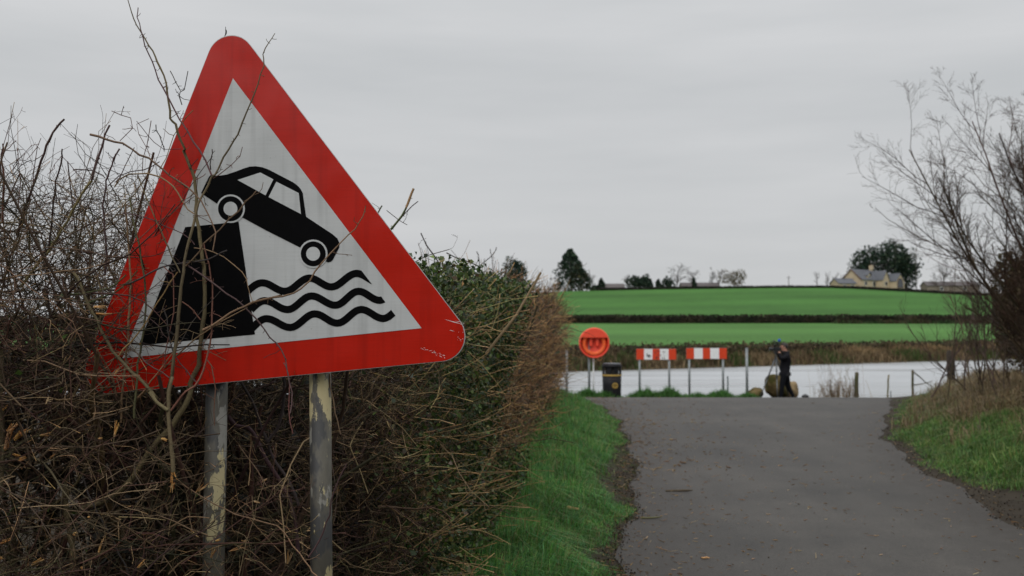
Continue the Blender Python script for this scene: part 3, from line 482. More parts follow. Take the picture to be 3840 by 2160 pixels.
BRANCHES = [[[[-1111,3280,1128],[-1116,3283,1197],[-1126,3286,1269],[-1131,3289,1326],[-1129,3291,1389],[-1124,3294,1437],[-1126,3297,1429],[-1113,3300,1529],[-1109,3303,1605],[-1102,3306,1697],[-1095,3309,1773],[-1088,3311,1846],[-1077,3314,1895],[-1063,3317,1949],[-1057,3320,1992],[-1043,3323,2038],[-1025,3326,2073],[-1007,3329,2112],[-997,3331,2117],[-975,3334,2172],[-946,3337,2219],[-920,3340,2273],[-891,3343,2348],[-873,3346,2399],[-855,3349,2455],[-846,3351,2510],[-845,3354,2538],[-827,3357,2575],[-807,3360,2605]],8.35,1.57,"g",1],[[[-1005,3320,2111],[-1045,3323,2189],[-1077,3327,2236],[-1110,3330,2291],[-1131,3333,2315],[-1167,3337,2389],[-1196,3340,2445],[-1218,3343,2492],[-1239,3347,2540],[-1256,3350,2588],[-1270,3353,2632],[-1276,3357,2669],[-1279,3360,2696]],3.56,1.8,"p",1],[[[-1479,3360,1788],[-1457,3353,1751],[-1425,3347,1682],[-1387,3340,1614],[-1352,3333,1550],[-1318,3327,1504],[-1278,3320,1467],[-1235,3313,1428],[-1199,3307,1395],[-1168,3300,1362],[-1198,3293,1394],[-1161,3287,1351],[-1129,3280,1327]],5.85,7.47,"g",0.6],[[[-1508,3500,971],[-1451,3497,987],[-1373,3494,1028],[-1322,3491,1080],[-1270,3487,1162],[-1219,3484,1223],[-1182,3481,1264],[-1141,3478,1326],[-1120,3475,1382],[-1118,3472,1413],[-1089,3468,1477],[-1079,3465,1541],[-1076,3462,1605],[-1067,3459,1653],[-1066,3456,1717],[-1071,3453,1813],[-1072,3449,1824],[-1080,3446,1883],[-1087,3443,1935],[-1097,3440,1998],[-1094,3437,2041],[-1096,3434,2088],[-1105,3431,2132],[-1117,3427,2167],[-1138,3424,2218],[-1131,3421,2214],[-1146,3418,2261],[-1166,3415,2304],[-1177,3412,2324],[-1182,3408,2367],[-1192,3405,2429],[-1201,3402,2468],[-1222,3399,2515],[-1233,3396,2542],[-1252,3393,2577],[-1275,3389,2612],[-1298,3386,2654],[-1311,3383,2693],[-1324,3380,2728]],12.19,1.81,"g",1],[[[-1039,3340,1886],[-1031,3340,1863],[-1022,3340,1817],[-1014,3340,1759],[-1015,3340,1775],[-1009,3340,1744],[-1005,3340,1673],[-1007,3340,1590],[-1015,3340,1528],[-1021,3340,1497],[-1036,3340,1451],[-1057,3340,1417],[-1091,3340,1384],[-1112,3340,1359],[-1142,3340,1325]],2.68,4.03,"r",1.6],[[[-1018,3330,1495],[-1002,3330,1467],[-994,3330,1421],[-991,3330,1375],[-991,3330,1326],[-991,3330,1277]],2.23,1.78,"r",1],[[[-1032,3330,1593],[-981,3326,1620],[-938,3322,1651],[-900,3318,1669],[-862,3314,1685],[-809,3309,1698],[-769,3305,1706],[-814,3301,1697],[-747,3297,1708],[-702,3293,1726],[-662,3289,1765],[-640,3285,1804],[-613,3281,1835],[-573,3276,1874],[-529,3272,1913],[-507,3268,1943],[-489,3264,1978],[-478,3260,2001]],4.91,1.75,"t",0.7],[[[-1107,3340,1821],[-1082,3336,1805],[-1050,3332,1784],[-1015,3329,1759],[-976,3325,1731],[-935,3321,1703],[-906,3318,1685],[-877,3314,1657],[-842,3310,1623],[-823,3306,1599],[-797,3302,1565],[-772,3299,1544],[-752,3295,1508],[-742,3291,1453],[-728,3287,1408],[-724,3284,1364],[-726,3280,1318]],3.58,2.2,"p",1],[[[-1066,3330,1870],[-1026,3326,1862],[-991,3322,1850],[-951,3319,1831],[-912,3315,1800],[-888,3311,1773],[-879,3308,1746],[-870,3304,1716],[-861,3300,1685]],2.23,1.33,"t",0.6],[[[-1092,3330,1809],[-1064,3324,1831],[-1040,3319,1865],[-1023,3313,1888],[-991,3308,1910],[-956,3302,1948],[-916,3297,1981],[-889,3291,2015],[-865,3286,2037],[-847,3280,2053]],3.12,2.64,"t",1],[[[-1435,3360,2254],[-1397,3356,2247],[-1364,3353,2237],[-1332,3349,2227],[-1295,3346,2209],[-1259,3342,2188],[-1227,3339,2174],[-1194,3335,2148],[-1162,3332,2124],[-1134,3328,2100],[-1094,3325,2077],[-1066,3321,2053],[-1041,3318,2026],[-1024,3314,1999],[-1004,3311,1964],[-989,3307,1929],[-990,3304,1894],[-996,3300,1856]],4.5,2.21,"t",0.8],[[[-1272,3370,2120],[-1249,3361,2063],[-1229,3352,2019],[-1210,3344,1979],[-1187,3335,1943],[-1165,3326,1900],[-1146,3318,1861],[-1123,3309,1819],[-1101,3300,1784]],2.26,3.09,"g",1],[[[-1507,3400,2139],[-1484,3400,2143],[-1444,3400,2143],[-1405,3400,2127],[-1393,3400,2115]],2.28,1.82,"p",0.3],[[[-1389,3400,2088],[-1352,3396,2118],[-1308,3392,2137],[-1260,3388,2143],[-1227,3384,2152],[-1203,3380,2167]],2.28,1.81,"p",0.3],[[[-1353,3370,2079],[-1333,3366,2106],[-1296,3362,2121],[-1256,3358,2126],[-1216,3354,2122],[-1183,3350,2104],[-1155,3346,2084],[-1134,3342,2060],[-1113,3338,2032],[-1088,3334,2001],[-1067,3330,1981]],3.16,2.68,"t",1],[[[-1298,3370,1877],[-1255,3363,1907],[-1210,3356,1947],[-1189,3349,1960],[-1156,3341,1975],[-1127,3334,2001],[-1098,3327,2019],[-1065,3320,2038]],2.26,1.33,"r",1],[[[-1321,3370,1990],[-1280,3364,1985],[-1247,3359,1977],[-1217,3353,1968],[-1188,3348,1952],[-1155,3342,1940],[-1126,3337,1924],[-1098,3331,1912],[-1073,3326,1893],[-1059,3320,1881]],2.26,1.78,"p",1.6],[[[-1318,3350,1509],[-1295,3345,1534],[-1263,3340,1571],[-1231,3335,1617],[-1199,3330,1660],[-1179,3325,1691],[-1153,3320,1737],[-1127,3315,1771],[-1110,3310,1786]],3.14,2.22,"o",0.4],[[[-1313,3380,1746],[-1287,3372,1757],[-1245,3364,1776],[-1197,3356,1799],[-1163,3348,1810],[-1122,3340,1817],[-1081,3332,1820],[-1033,3324,1827],[-1000,3316,1834],[-971,3308,1849],[-950,3300,1858]],4.07,2.65,"d",0.7],[[[-1317,3380,2022],[-1313,3380,1975],[-1306,3380,1897],[-1303,3380,1839],[-1296,3380,1761],[-1299,3380,1746],[-1298,3380,1683],[-1302,3380,1621],[-1303,3380,1558],[-1308,3380,1512],[-1310,3380,1465],[-1316,3380,1403],[-1321,3380,1357],[-1323,3380,1279]],3.62,4.98,"t",1],[[[-1306,3380,2046],[-1293,3380,1975],[-1281,3380,1928],[-1268,3380,1878],[-1260,3380,1819],[-1251,3380,1773],[-1246,3380,1746],[-1245,3380,1677],[-1247,3380,1621],[-1253,3380,1571],[-1261,3380,1518],[-1267,3380,1481],[-1269,3380,1434],[-1274,3380,1357],[-1277,3380,1294]],3.17,4.53,"g",1],[[[-1165,3330,1805],[-1141,3330,1782],[-1134,3330,1771],[-1130,3330,1713],[-1134,3330,1651],[-1142,3330,1590],[-1151,3330,1544],[-1157,3330,1513],[-1159,3330,1479]],2.23,2.23,"r",1.6],[[[-1497,3380,1596],[-1462,3373,1593],[-1413,3367,1583],[-1354,3360,1568],[-1314,3353,1549],[-1277,3347,1528],[-1246,3340,1507],[-1213,3333,1476],[-1173,3327,1455],[-1140,3320,1437]],2.72,2.22,"p",1.2],[[[-1364,3360,1590],[-1308,3357,1661],[-1270,3353,1701],[-1232,3350,1723],[-1197,3347,1744],[-1168,3343,1772],[-1155,3340,1794]],2.25,1.34,"p",1.6],[[[-1245,3340,1658],[-1210,3338,1630],[-1184,3335,1602],[-1164,3332,1577],[-1142,3330,1559]],2.24,1.34,"p",1.6],[[[-1104,3310,1547],[-1074,3308,1602],[-1043,3305,1645],[-1006,3302,1681],[-963,3300,1724]],1.77,1.33,"d",1],[[[-1095,3290,1596],[-1071,3300,1593],[-1034,3310,1578]],2.2,1.77,"g",1],[[[-1090,3290,1690],[-1065,3297,1669],[-1048,3303,1645],[-1032,3310,1626]],2.2,2.22,"r",1],[[[-1168,3330,1667],[-1154,3328,1633],[-1147,3325,1590],[-1136,3322,1544],[-1127,3320,1507]],2.68,2.22,"d",1],[[[-1258,3360,1367],[-1219,3352,1414],[-1180,3345,1463],[-1144,3338,1504],[-1105,3330,1559]],3.15,1.78,"t",0.6],[[[-1126,3340,1500],[-1105,3343,1473],[-1078,3347,1439],[-1048,3350,1408]],2.24,1.79,"p",1],[[[-1325,3370,1652],[-1323,3360,1608],[-1279,3350,1571]],1.81,1.35,"r",1],[[[-1418,3380,1549],[-1397,3385,1508],[-1377,3390,1471],[-1356,3395,1424],[-1345,3400,1370]],2.72,3.64,"t",1],[[[-1473,3360,1466],[-1435,3360,1441],[-1398,3360,1419],[-1379,3360,1401],[-1378,3360,1358]],3.6,4.5,"t",0.4],[[[-1320,3400,1778],[-1351,3400,1753],[-1382,3400,1734],[-1429,3400,1725],[-1476,3400,1715],[-1508,3400,1712]],2.73,3.19,"e",0.2],[[[-1279,3390,1800],[-1317,3392,1749],[-1355,3395,1724],[-1412,3398,1702],[-1476,3400,1677]],2.72,3.19,"e",0.2],[[[-1563,3450,2325],[-1598,3469,2308],[-1629,3488,2271],[-1655,3506,2229],[-1681,3525,2181],[-1707,3544,2124],[-1738,3562,2062],[-1769,3581,1999],[-1796,3600,1935]],4.16,6.27,"p",1],[[[-1393,3420,2301],[-1413,3428,2260],[-1429,3435,2216],[-1445,3442,2168],[-1465,3450,2115]],4.12,5.08,"p",2],[[[-1465,3450,2115],[-1499,3457,2066],[-1528,3464,2022],[-1557,3471,1973],[-1595,3479,1915],[-1629,3486,1866],[-1677,3493,1807],[-1729,3500,1744]],5.08,6.09,"y",0.3],[[[-1372,3450,2228],[-1393,3458,2184],[-1414,3467,2135],[-1425,3475,2096],[-1437,3483,2015],[-1429,3492,1925],[-1431,3500,1789]],3.23,4.22,"p",1.5],[[[-1591,3500,2232],[-1601,3520,2204],[-1623,3540,2142],[-1645,3560,2071],[-1662,3580,1980],[-1678,3600,1888]],2.81,4.34,"p",1],[[[-1377,3400,2346],[-1354,3400,2335],[-1323,3400,2330],[-1301,3400,2312],[-1309,3400,2277],[-1348,3400,2241]],1.37,1.59,"r",1],[[[-1292,3400,2312],[-1272,3396,2289],[-1248,3392,2262],[-1224,3388,2234],[-1187,3384,2213],[-1129,3380,2211]],1.37,1.36,"p",1],[[[-1252,3400,2319],[-1283,3400,2306],[-1289,3400,2286],[-1273,3400,2241],[-1250,3400,2205],[-1246,3400,2187]],1.14,1.37,"r",0.3],[[[-1243,3400,2310],[-1251,3400,2259],[-1264,3400,2196],[-1272,3400,2138]],1.59,1.59,"r",1],[[[-1235,3420,2303],[-1228,3420,2276],[-1214,3420,2249],[-1200,3420,2218]],2.29,1.83,"d",2],[[[-1666,3500,2269],[-1687,3517,2231],[-1703,3533,2173],[-1719,3550,2116]],1.41,1.9,"r",1],[[[-1675,3500,2253],[-1715,3517,2240],[-1759,3533,2206],[-1790,3550,2176]],1.17,1.43,"r",1],[[[-1801,3500,2251],[-1813,3517,2203],[-1812,3533,2113],[-1823,3550,1977]],2.81,5.23,"r",1],[[[-1755,3500,2262],[-1780,3500,2241],[-1802,3500,2223]],1.88,1.88,"r",1],[[[-1752,3500,2237],[-1751,3517,2194],[-1755,3533,2113],[-1768,3550,2023]],1.41,1.9,"r",1],[[[-1701,3500,2196],[-1737,3500,2173],[-1769,3500,2136]],1.88,1.41,"d",1],[[[-1592,3500,2209],[-1615,3500,2177],[-1637,3500,2145]],1.17,1.17,"r",1],[[[-1588,3500,2205],[-1555,3500,2168],[-1527,3500,2136],[-1499,3500,2104]],1.41,1.41,"p",1],[[[-1319,3450,2230],[-1340,3460,2193],[-1370,3470,2140],[-1391,3480,2106]],1.85,2.33,"p",1.5],[[[-1214,3500,2514],[-1193,3500,2473],[-1176,3500,2440]],1.64,1.64,"d",2],[[[-1151,3500,2510],[-1164,3500,2448],[-1176,3500,2438],[-1180,3500,2420],[-1171,3500,2391]],1.64,2.34,"d",2],[[[-1042,3600,2689],[-1050,3600,2662]],1.93,1.93,"d",2],[[[-1089,3360,2342],[-1114,3364,2313],[-1138,3368,2279],[-1162,3372,2225],[-1178,3376,2187],[-1202,3380,2140]],1.8,1.81,"o",0.4],[[[-901,3300,2204],[-911,3310,2171],[-940,3320,2146],[-985,3330,2117],[-1007,3340,2103]],1.33,1.79,"r",1],[[[-1000,3300,2196],[-1009,3320,2169],[-1017,3340,2134]],1.77,2.24,"d",2],[[[-1049,3300,2166],[-1074,3320,2142],[-1088,3340,2134]],1.33,1.79,"d",2],[[[-1018,3300,2116],[-1043,3320,2104],[-1072,3340,2095]],1.33,1.79,"r",2],[[[-456,4600,2250],[-474,4600,2200],[-493,4600,2157]],6.78,6.16,"o",1.5],[[[-493,4600,2157],[-520,4625,2110],[-554,4650,2076],[-575,4675,2060],[-609,4700,2018]],5.54,6.92,"e",1.5],[[[-437,4600,2188],[-480,4600,2145],[-505,4600,2120]],2.46,3.08,"d",1],[[[-590,4500,2154],[-608,4500,2121],[-620,4500,2085]],3.62,3.62,"e",2],[[[-476,4500,2066],[-512,4500,2091],[-572,4500,2133]],1.81,1.81,"d",0.5],[[[-549,6000,2170],[-517,6000,2102],[-477,6000,2046],[-437,6000,1990]],4.02,4.82,"d",1],[[[-378,5600,1994],[-423,5600,1956],[-497,5600,1897]],5.25,5.25,"o",0.2],[[[-460,5600,1919],[-392,5700,1902],[-314,5800,1876],[-225,5900,1842],[-149,6000,1806],[-86,6100,1777],[-59,6200,1738]],3.75,2.49,"y",0.1],[[[-197,6000,1970],[-261,6000,1998],[-341,6000,2026],[-397,6000,2054]],4.02,4.02,"d",0.5],[[[-301,9000,1993],[-295,9000,2113],[-301,9000,2233],[-319,9000,2293]],4.82,3.62,"d",1.5],[[[-295,9000,2161],[-223,9000,2221],[-163,9000,2281],[-139,9000,2329]],4.82,3.62,"d",1.5],[[[-175,9000,2137],[-181,9000,2233],[-199,9000,2317]],3.62,3.62,"d",1],[[[-1104,3750,1360],[-1083,3756,1288],[-1040,3761,1237],[-986,3767,1220],[-953,3772,1159],[-920,3778,1092],[-877,3783,1025],[-838,3789,947],[-817,3794,858],[-806,3800,746]],9.54,8.65,"p",0.2],[[[-1003,3700,1401],[-961,3711,1318],[-936,3723,1241],[-911,3734,1174],[-896,3746,1118],[-854,3757,1051],[-818,3769,983],[-803,3780,932]],5.95,7.09,"d",0.3],[[[-855,3720,1438],[-848,3720,1334],[-869,3720,1236],[-907,3720,1182]],6.98,5.98,"d",0.3],[[[-1397,3400,1397],[-1396,3411,1331],[-1419,3422,1245],[-1442,3433,1169],[-1476,3444,1102],[-1526,3456,1040],[-1576,3467,992],[-1626,3478,965],[-1702,3489,912],[-1784,3500,885]],4.1,6.56,"g",0.3],[[[-1694,3300,1534],[-1689,3300,1437],[-1686,3300,1340],[-1681,3300,1214],[-1681,3300,1118],[-1684,3300,1051]],8.84,10.61,"g",0.2],[[[-1537,3550,1398],[-1588,3550,1294],[-1565,3550,1185],[-1559,3550,1123],[-1579,3550,1061]],5.71,7.13,"g",0.4],[[[-1457,3400,1098],[-1426,3400,1014],[-1385,3400,945],[-1339,3400,861],[-1292,3400,763]],3.19,4.1,"d",0.6],[[[-1121,3350,1091],[-1019,3342,1029],[-918,3333,982],[-779,3325,945],[-723,3317,884],[-667,3308,814],[-636,3300,782]],2.24,2.65,"t",0.5],[[[-966,3350,877],[-1019,3350,852],[-1088,3350,833],[-1141,3350,780]],2.69,3.14,"t",0.3],[[[-1404,3350,969],[-1483,3375,915],[-1583,3400,871]],2.24,3.19,"t",0.3],[[[-1568,3600,687],[-1581,3600,844],[-1599,3600,948],[-1606,3600,1053]],12.54,10.61,"g",0.2],[[[-1301,3450,765],[-1251,3450,785],[-1186,3450,825],[-1151,3450,855],[-1136,3450,885]],4.16,3.7,"g",0.3],[[[-1248,3350,1032],[-1199,3350,1062],[-1155,3350,1081]],1.79,1.35,"t",0.5],[[[-1130,3350,1047],[-1152,3375,964],[-1180,3400,920],[-1243,3425,841],[-1301,3450,751]],1.79,4.16,"p",0.6],[[[-1685,3300,1089],[-1646,3300,1087],[-1598,3300,1091]],3.98,3.54,"t",0.3],[[[-1680,3300,820],[-1622,3300,844],[-1584,3300,849],[-1541,3300,883]],5.3,3.54,"g",0.3],[[[-1680,3300,840],[-1633,3300,878],[-1589,3300,883]],4.42,2.65,"t",0.3],[[[-1668,3300,964],[-1645,3300,1002],[-1573,3300,1043]],3.54,2.21,"e",0.2],[[[-1658,3300,1176],[-1630,3300,1214],[-1591,3300,1238],[-1533,3300,1248]],5.3,3.98,"g",0.3],[[[-1668,3300,1181],[-1638,3300,1166],[-1604,3300,1168]],4.86,4.42,"g",0.3],[[[-1615,3450,1338],[-1544,3450,1336],[-1493,3450,1323],[-1442,3450,1303],[-1411,3450,1288]],3.23,2.31,"t",0.3],[[[-1160,3400,925],[-1109,3393,956],[-1077,3387,965],[-1020,3380,959]],2.73,1.81,"t",0.3],[[[-1000,3660,1172],[-953,3647,1120],[-917,3633,1069],[-887,3620,1034]],2.94,1.94,"t",0.5],[[[-674,3340,840],[-633,3330,910],[-603,3320,984],[-592,3310,1049],[-545,3300,1152]],3.58,2.21,"p",0.4],[[[-639,3500,1442],[-628,3500,1350],[-612,3500,1273],[-601,3500,1227]],2.81,1.88,"t",0.4],[[[-777,3400,1482],[-766,3400,1457],[-756,3400,1382],[-758,3400,1317],[-744,3400,1242]],2.28,1.82,"r",0.8]]
SPLINTERS = [[[-1115,3290,1131],[-1110,3290,1086],10.6],[[-1110,3290,1091],[-1124,3290,1076],7.9],[[-1113,3290,1091],[-1114,3290,1059],7.0],[[-1663,3290,1201],[-1652,3290,1268],14.1],[[-1655,3290,1259],[-1626,3290,1295],15.9],[[-1632,3290,1237],[-1592,3290,1276],15.9],[[-1625,3290,1242],[-1601,3290,1254],12.3],[[-1548,3290,1247],[-1517,3290,1254],10.6],[[-1619,3290,1167],[-1595,3290,1177],12.3],[[-1308,3290,1244],[-1302,3290,1297],7.9],[[-1675,3290,1331],[-1656,3290,1350],7.0],[[-1153,3290,1237],[-1131,3290,1235],7.0],[[-1361,3290,1237],[-1347,3290,1235],6.2],[[-1436,3290,928],[-1424,3290,925],9.7],[[-1388,3290,980],[-1383,3290,983],7.9],[[-1353,3290,866],[-1339,3290,923],7.9],[[-1569,3290,828],[-1526,3290,851],11.5],[[-1222,3290,818],[-1198,3290,847],7.0],[[-1050,3290,937],[-1026,3290,933],6.2],[[-1407,3290,818],[-1405,3290,809],7.0],[[-1676,3290,897],[-1640,3290,911],12.3],[[-1675,3290,851],[-1665,3290,842],7.0],[[-1639,3290,1187],[-1614,3290,1177],6.2],[[-1517,3290,1172],[-1496,3290,1187],6.2],[[-1411,3360,1670],[-1362,3360,1671],6.3],[[-1402,3360,1649],[-1347,3360,1649],7.2],[[-1335,3360,1444],[-1327,3360,1466],8.1],[[-1251,3360,1549],[-1257,3360,1543],5.4]]

def linkw(name, me, parent):
    """child whose mesh is written in world coordinates"""
    o = bpy.data.objects.new(name, me); COL.objects.link(o)
    o.parent = parent
    o.matrix_parent_inverse = (Matrix.Translation(parent.location) @ parent.rotation_euler.to_matrix().to_4x4()).inverted()
    return o

# ------------------------------------------------------------------ terrain
RL_Y = [-60, 0, 3, 6.42, 8.5, 10.7, 13.2, 17.1, 20, 22, 23.5, 25, 27, 40]
RL_X = [-.3, .1, .35, .67, 1.0, 1.33, 1.56, 1.85, 1.85, 1.72, 1.2, -1, -4, -6]
RR_Y = [-60, 0, 4, 7.96, 8.95, 10, 10.9, 12.2, 14.5, 16.7, 21.3, 24, 40]
RR_X = [3.4, 3.5, 3.7, 4.09, 4.18, 4.45, 4.55, 4.8, 5.4, 6.2, 8.1, 9.0, 10.5]
def road_l(y): return np.interp(y, RL_Y, RL_X) + .05 * np.sin(np.asarray(y) * 2.3) + .03 * np.sin(np.asarray(y) * 5.9 + 1)
def road_r(y): return np.interp(y, RR_Y, RR_X) + .05 * np.sin(np.asarray(y) * 1.9 + 2) + .03 * np.sin(np.asarray(y) * 5.1)
BANK0, BANKN = np.array([3.6, 70.0]), np.array([-.53, .848])
WATER_Z = -1.5
def gz(x, y):
    x = np.asarray(x, float); y = np.asarray(y, float)
    near = np.where(y < 21, 0, np.where(y < 25, -.00877 * (y - 21) ** 2, -.1403 - .075 * (y - 25)))
    near = np.where(y > 33, -.7403 - 2.3 * smooth(33, 38, y), near)
    fade = 1 - smooth(21, 27, y)
    near = near + .5 * smooth(.15, 2.2, x - road_r(y)) * fade + .5 * smooth(3, 9, x - road_r(y)) * fade * (y > -5)
    near = near + .14 * smooth(.1, .9, road_l(y) - x) * fade
    near = near + 15 * smooth(-14, -75, y)  # unseen slope added behind the viewer for the sign film to reflect
    t = (x - BANK0[0]) * BANKN[0] + (y - BANK0[1]) * BANKN[1]
    off = np.interp(x, [-90, -20, 12.9, 46.6, 78.8, 95, 103, 135, 250], [-13, -5, -1.05, -.4, 0, 0, -.25, -1.7, -5]) * smooth(150, 300, y)
    zf = np.interp(y, [60, 85, 110, 150, 165, 220, 300, 340, 400, 900], [.15, .38, .95, 2.2, 2.75, 6.6, 13.65, 13.9, 11, 0]) + off
    far = np.interp(t, [-3, 0, 2, 5, 8], [-3.2, -1.6, -1.0, -.4, .05]) + (zf - .05) * smooth(4, 18, t)
    return np.maximum(near, np.where(y > 36, far, -9))

def soil_colour(x, y):
    n = len(x)
    base = np.tile([.035, .028, .02], (n, 1))
    far = (y > 60)
    fld = np.array([.046, .130, .024]); fld_lo = np.array([.066, .158, .036])
    base = np.where(far[:, None], np.where((y < 153)[:, None], fld_lo, fld), base)
    sw = 1 + .10 * np.sin(y * .11 + x * .02) + .08 * np.sin(y * .23 - x * .05 + 1) + .06 * np.sin(x * .13 + y * .05) + rng.normal(0, .03, n)
    base = np.where(far[:, None], base * sw[:, None], base)
    t = (x - BANK0[0]) * BANKN[0] + (y - BANK0[1]) * BANKN[1]
    bank = (y > 40) & (t < 7)
    base = np.where(bank[:, None], [.07, .055, .03], base)
    hill = y < -12  # the added slope behind the viewer, out of view
    base = np.where(hill[:, None], [.04, .06, .02], base)
    return base

gx = np.unique(np.concatenate([np.arange(-400, -40, 20), np.arange(-40, -4, 2), np.arange(-4, 13, .25), np.arange(13, 150, 2), np.arange(150, 501, 25)]))
gy = np.unique(np.concatenate([np.arange(-120, -2, 4), np.arange(-2, 38, .3), np.arange(38, 130, 1.0), np.arange(130, 420, 5), np.arange(420, 901, 40)]).round(3))
X, Y = np.meshgrid(gx, gy)
V = np.stack([X.ravel(), Y.ravel(), gz(X, Y).ravel()], 1)
idx = np.arange(X.size).reshape(X.shape)
Fq = np.stack([idx[:-1, :-1], idx[:-1, 1:], idx[1:, 1:], idx[1:, :-1]], -1).reshape(-1, 4)
tag(link("ground", mesh_np("ground", V, Fq, M['ground'], soil_colour(V[:, 0], V[:, 1]), True)), kind='structure')

wv = np.array([[-300, 33.2, WATER_Z], [400, 33.2, WATER_Z], [400, 330, WATER_Z], [-300, 330, WATER_Z]], float)
tag(link("river", mesh_np("river", wv, np.array([[0, 1, 2, 3]]), M['water'])), kind='structure')

ry = gy[(gy >= -58) & (gy <= 29.2)]
cols = 28
rt = np.linspace(0, 1, cols)
XL, XR = road_l(ry), road_r(ry)
RX = XL[:, None] + (XR - XL)[:, None] * rt[None, :]
RY = np.repeat(ry[:, None], cols, 1)
RZ = np.where(RY < 21, 0, np.where(RY < 25, -.00877 * (RY - 21) ** 2, -.1403 - .075 * (RY - 25))) + .006
edge = np.minimum(RX - XL[:, None], XR[:, None] - RX)
dirt = np.clip(1.15 - edge / .8, 0, 1) ** 1.4
rV = np.stack([RX, RY, RZ], -1).reshape(-1, 3)
ri = np.arange(RX.size).reshape(RX.shape)
rF = np.stack([ri[:-1, :-1], ri[:-1, 1:], ri[1:, 1:], ri[1:, :-1]], -1).reshape(-1, 4)
tag(link("road", mesh_np("road", rV, rF, M['tarmac'], np.repeat(dirt.reshape(-1, 1), 3, 1), True)), kind='structure')

# ------------------------------------------------------------------ warning sign
def sign_pt(u, v, d):
    O, U, Nn = (Vector(SIGN[k]) for k in "OUN")
    return O + U * (u / 1000) + Vector((0, 0, v / 1000)) + Nn * d
SIGN_BASE = Vector((-.86, 3.5, 0))
sign = empty("warning_sign", SIGN_BASE)
tag(sign, "large red-bordered triangular sign showing a car falling off a quay, on two flaking posts", "road sign")
def film(name, pts, d, mat, parent, back=None):
    mb = MB()
    p = [sign_pt(u, v, d) - SIGN_BASE for u, v in pts]
    N_ = Vector(SIGN["N"])
    if back is not None:
        mb.poly(p, -N_ * back)
    else:
        from mathutils.geometry import tessellate_polygon
        vs = [mb.bm.verts.new(q) for q in p]
        flat = [Vector((u, v, 0)) for u, v in pts]
        for tri_ in tessellate_polygon([flat]):
            try: mb.bm.faces.new([vs[i] for i in tri_])
            except ValueError: pass
    o = mb.build(name, mat, parent)
    return o
plate = film("plate", SIGN["outer"], 0.0, M['alu'], sign, .004)
def inset(poly, k):
    P = np.array(poly); c = P.mean(0); d = P - c
    return (c + d * (1 - k / np.linalg.norm(d, axis=1, keepdims=True))).tolist()
film("red_border", inset(SIGN["outer"], 3), .0012, M['sign_red'], sign)
film("white_panel", SIGN["white"], .0024, M['sign_white'], sign)
film("quay_symbol", SIGN["quay"], .0036, M['black_print'], sign)
for w_ in SIGN["waves"]:
    film("wave_symbol", w_, .0034, M['black_print'], sign)
car = film("car_symbol", SIGN["car"], .0038, M['black_print'], sign)
for w_ in SIGN["win"]:
    film("window_symbol", w_, .0048, M['sign_white'], car)
for k in ("rear", "front"):
    film("wheel_arch_symbol", SIGN["ring_" + k], .0048, M['sign_white'], car)
    film("tyre_symbol", SIGN["tyre_" + k], .0056, M['black_print'], car)
    film("hub_symbol", SIGN["hub_" + k], .0064, M['sign_white'], car)
# scratches near the right-hand corner
mb = MB()
def sliver(u0, v0, u1, v1, w):
    d = Vector((u1 - u0, v1 - v0)); n = Vector((-d.y, d.x)).normalized() * w / 2
    mb.poly([sign_pt(u0, v0, .002) - SIGN_BASE, sign_pt((u0 + u1) / 2 + n.x, (v0 + v1) / 2 + n.y, .002) - SIGN_BASE, sign_pt(u1, v1, .002) - SIGN_BASE, sign_pt((u0 + u1) / 2 - n.x, (v0 + v1) / 2 - n.y, .002) - SIGN_BASE])
sliver(655, -221, 725, -240, 2.2); sliver(690, -226, 722, -232, 1.2); sliver(672, -257, 690, -262, 1.6)
for k in range(26):
    u = 575 + k * 3.3 + random.uniform(-4, 4); v = -316 - k * 1.3 + random.uniform(-4, 4)
    a = random.uniform(-.9, .2); l = random.uniform(3, 11)
    sliver(u, v, u + l * math.cos(a), v + l * math.sin(a), random.uniform(.7, 1.8))
for k in range(14):
    u = 700 + random.uniform(0, 22); v = random.uniform(-300, -235)
    sliver(u, v, u + random.uniform(2, 7), v + random.uniform(-3, 3), random.uniform(.8, 1.6))
tag(mb.build("scratches", M['white_paint'], sign), kind='stuff')
for (top, bot) in (((-1.047, 3.545, 1.50), (-1.062, 3.56, -.05)), ((-.677, 3.515, 1.55), (-.655, 3.52, -.05))):
    MB().cyl(Vector(bot) - SIGN_BASE, Vector(top) - SIGN_BASE, .038, n=32).build("post", M['post'], sign, True)
    for zc in (1.46,):
        MB().box(-.045, .045, -.05, .045, -.02, .02, .006).build("clip", M['galv'], sign).location = Vector(top) - SIGN_BASE + Vector((0, 0, -.06))

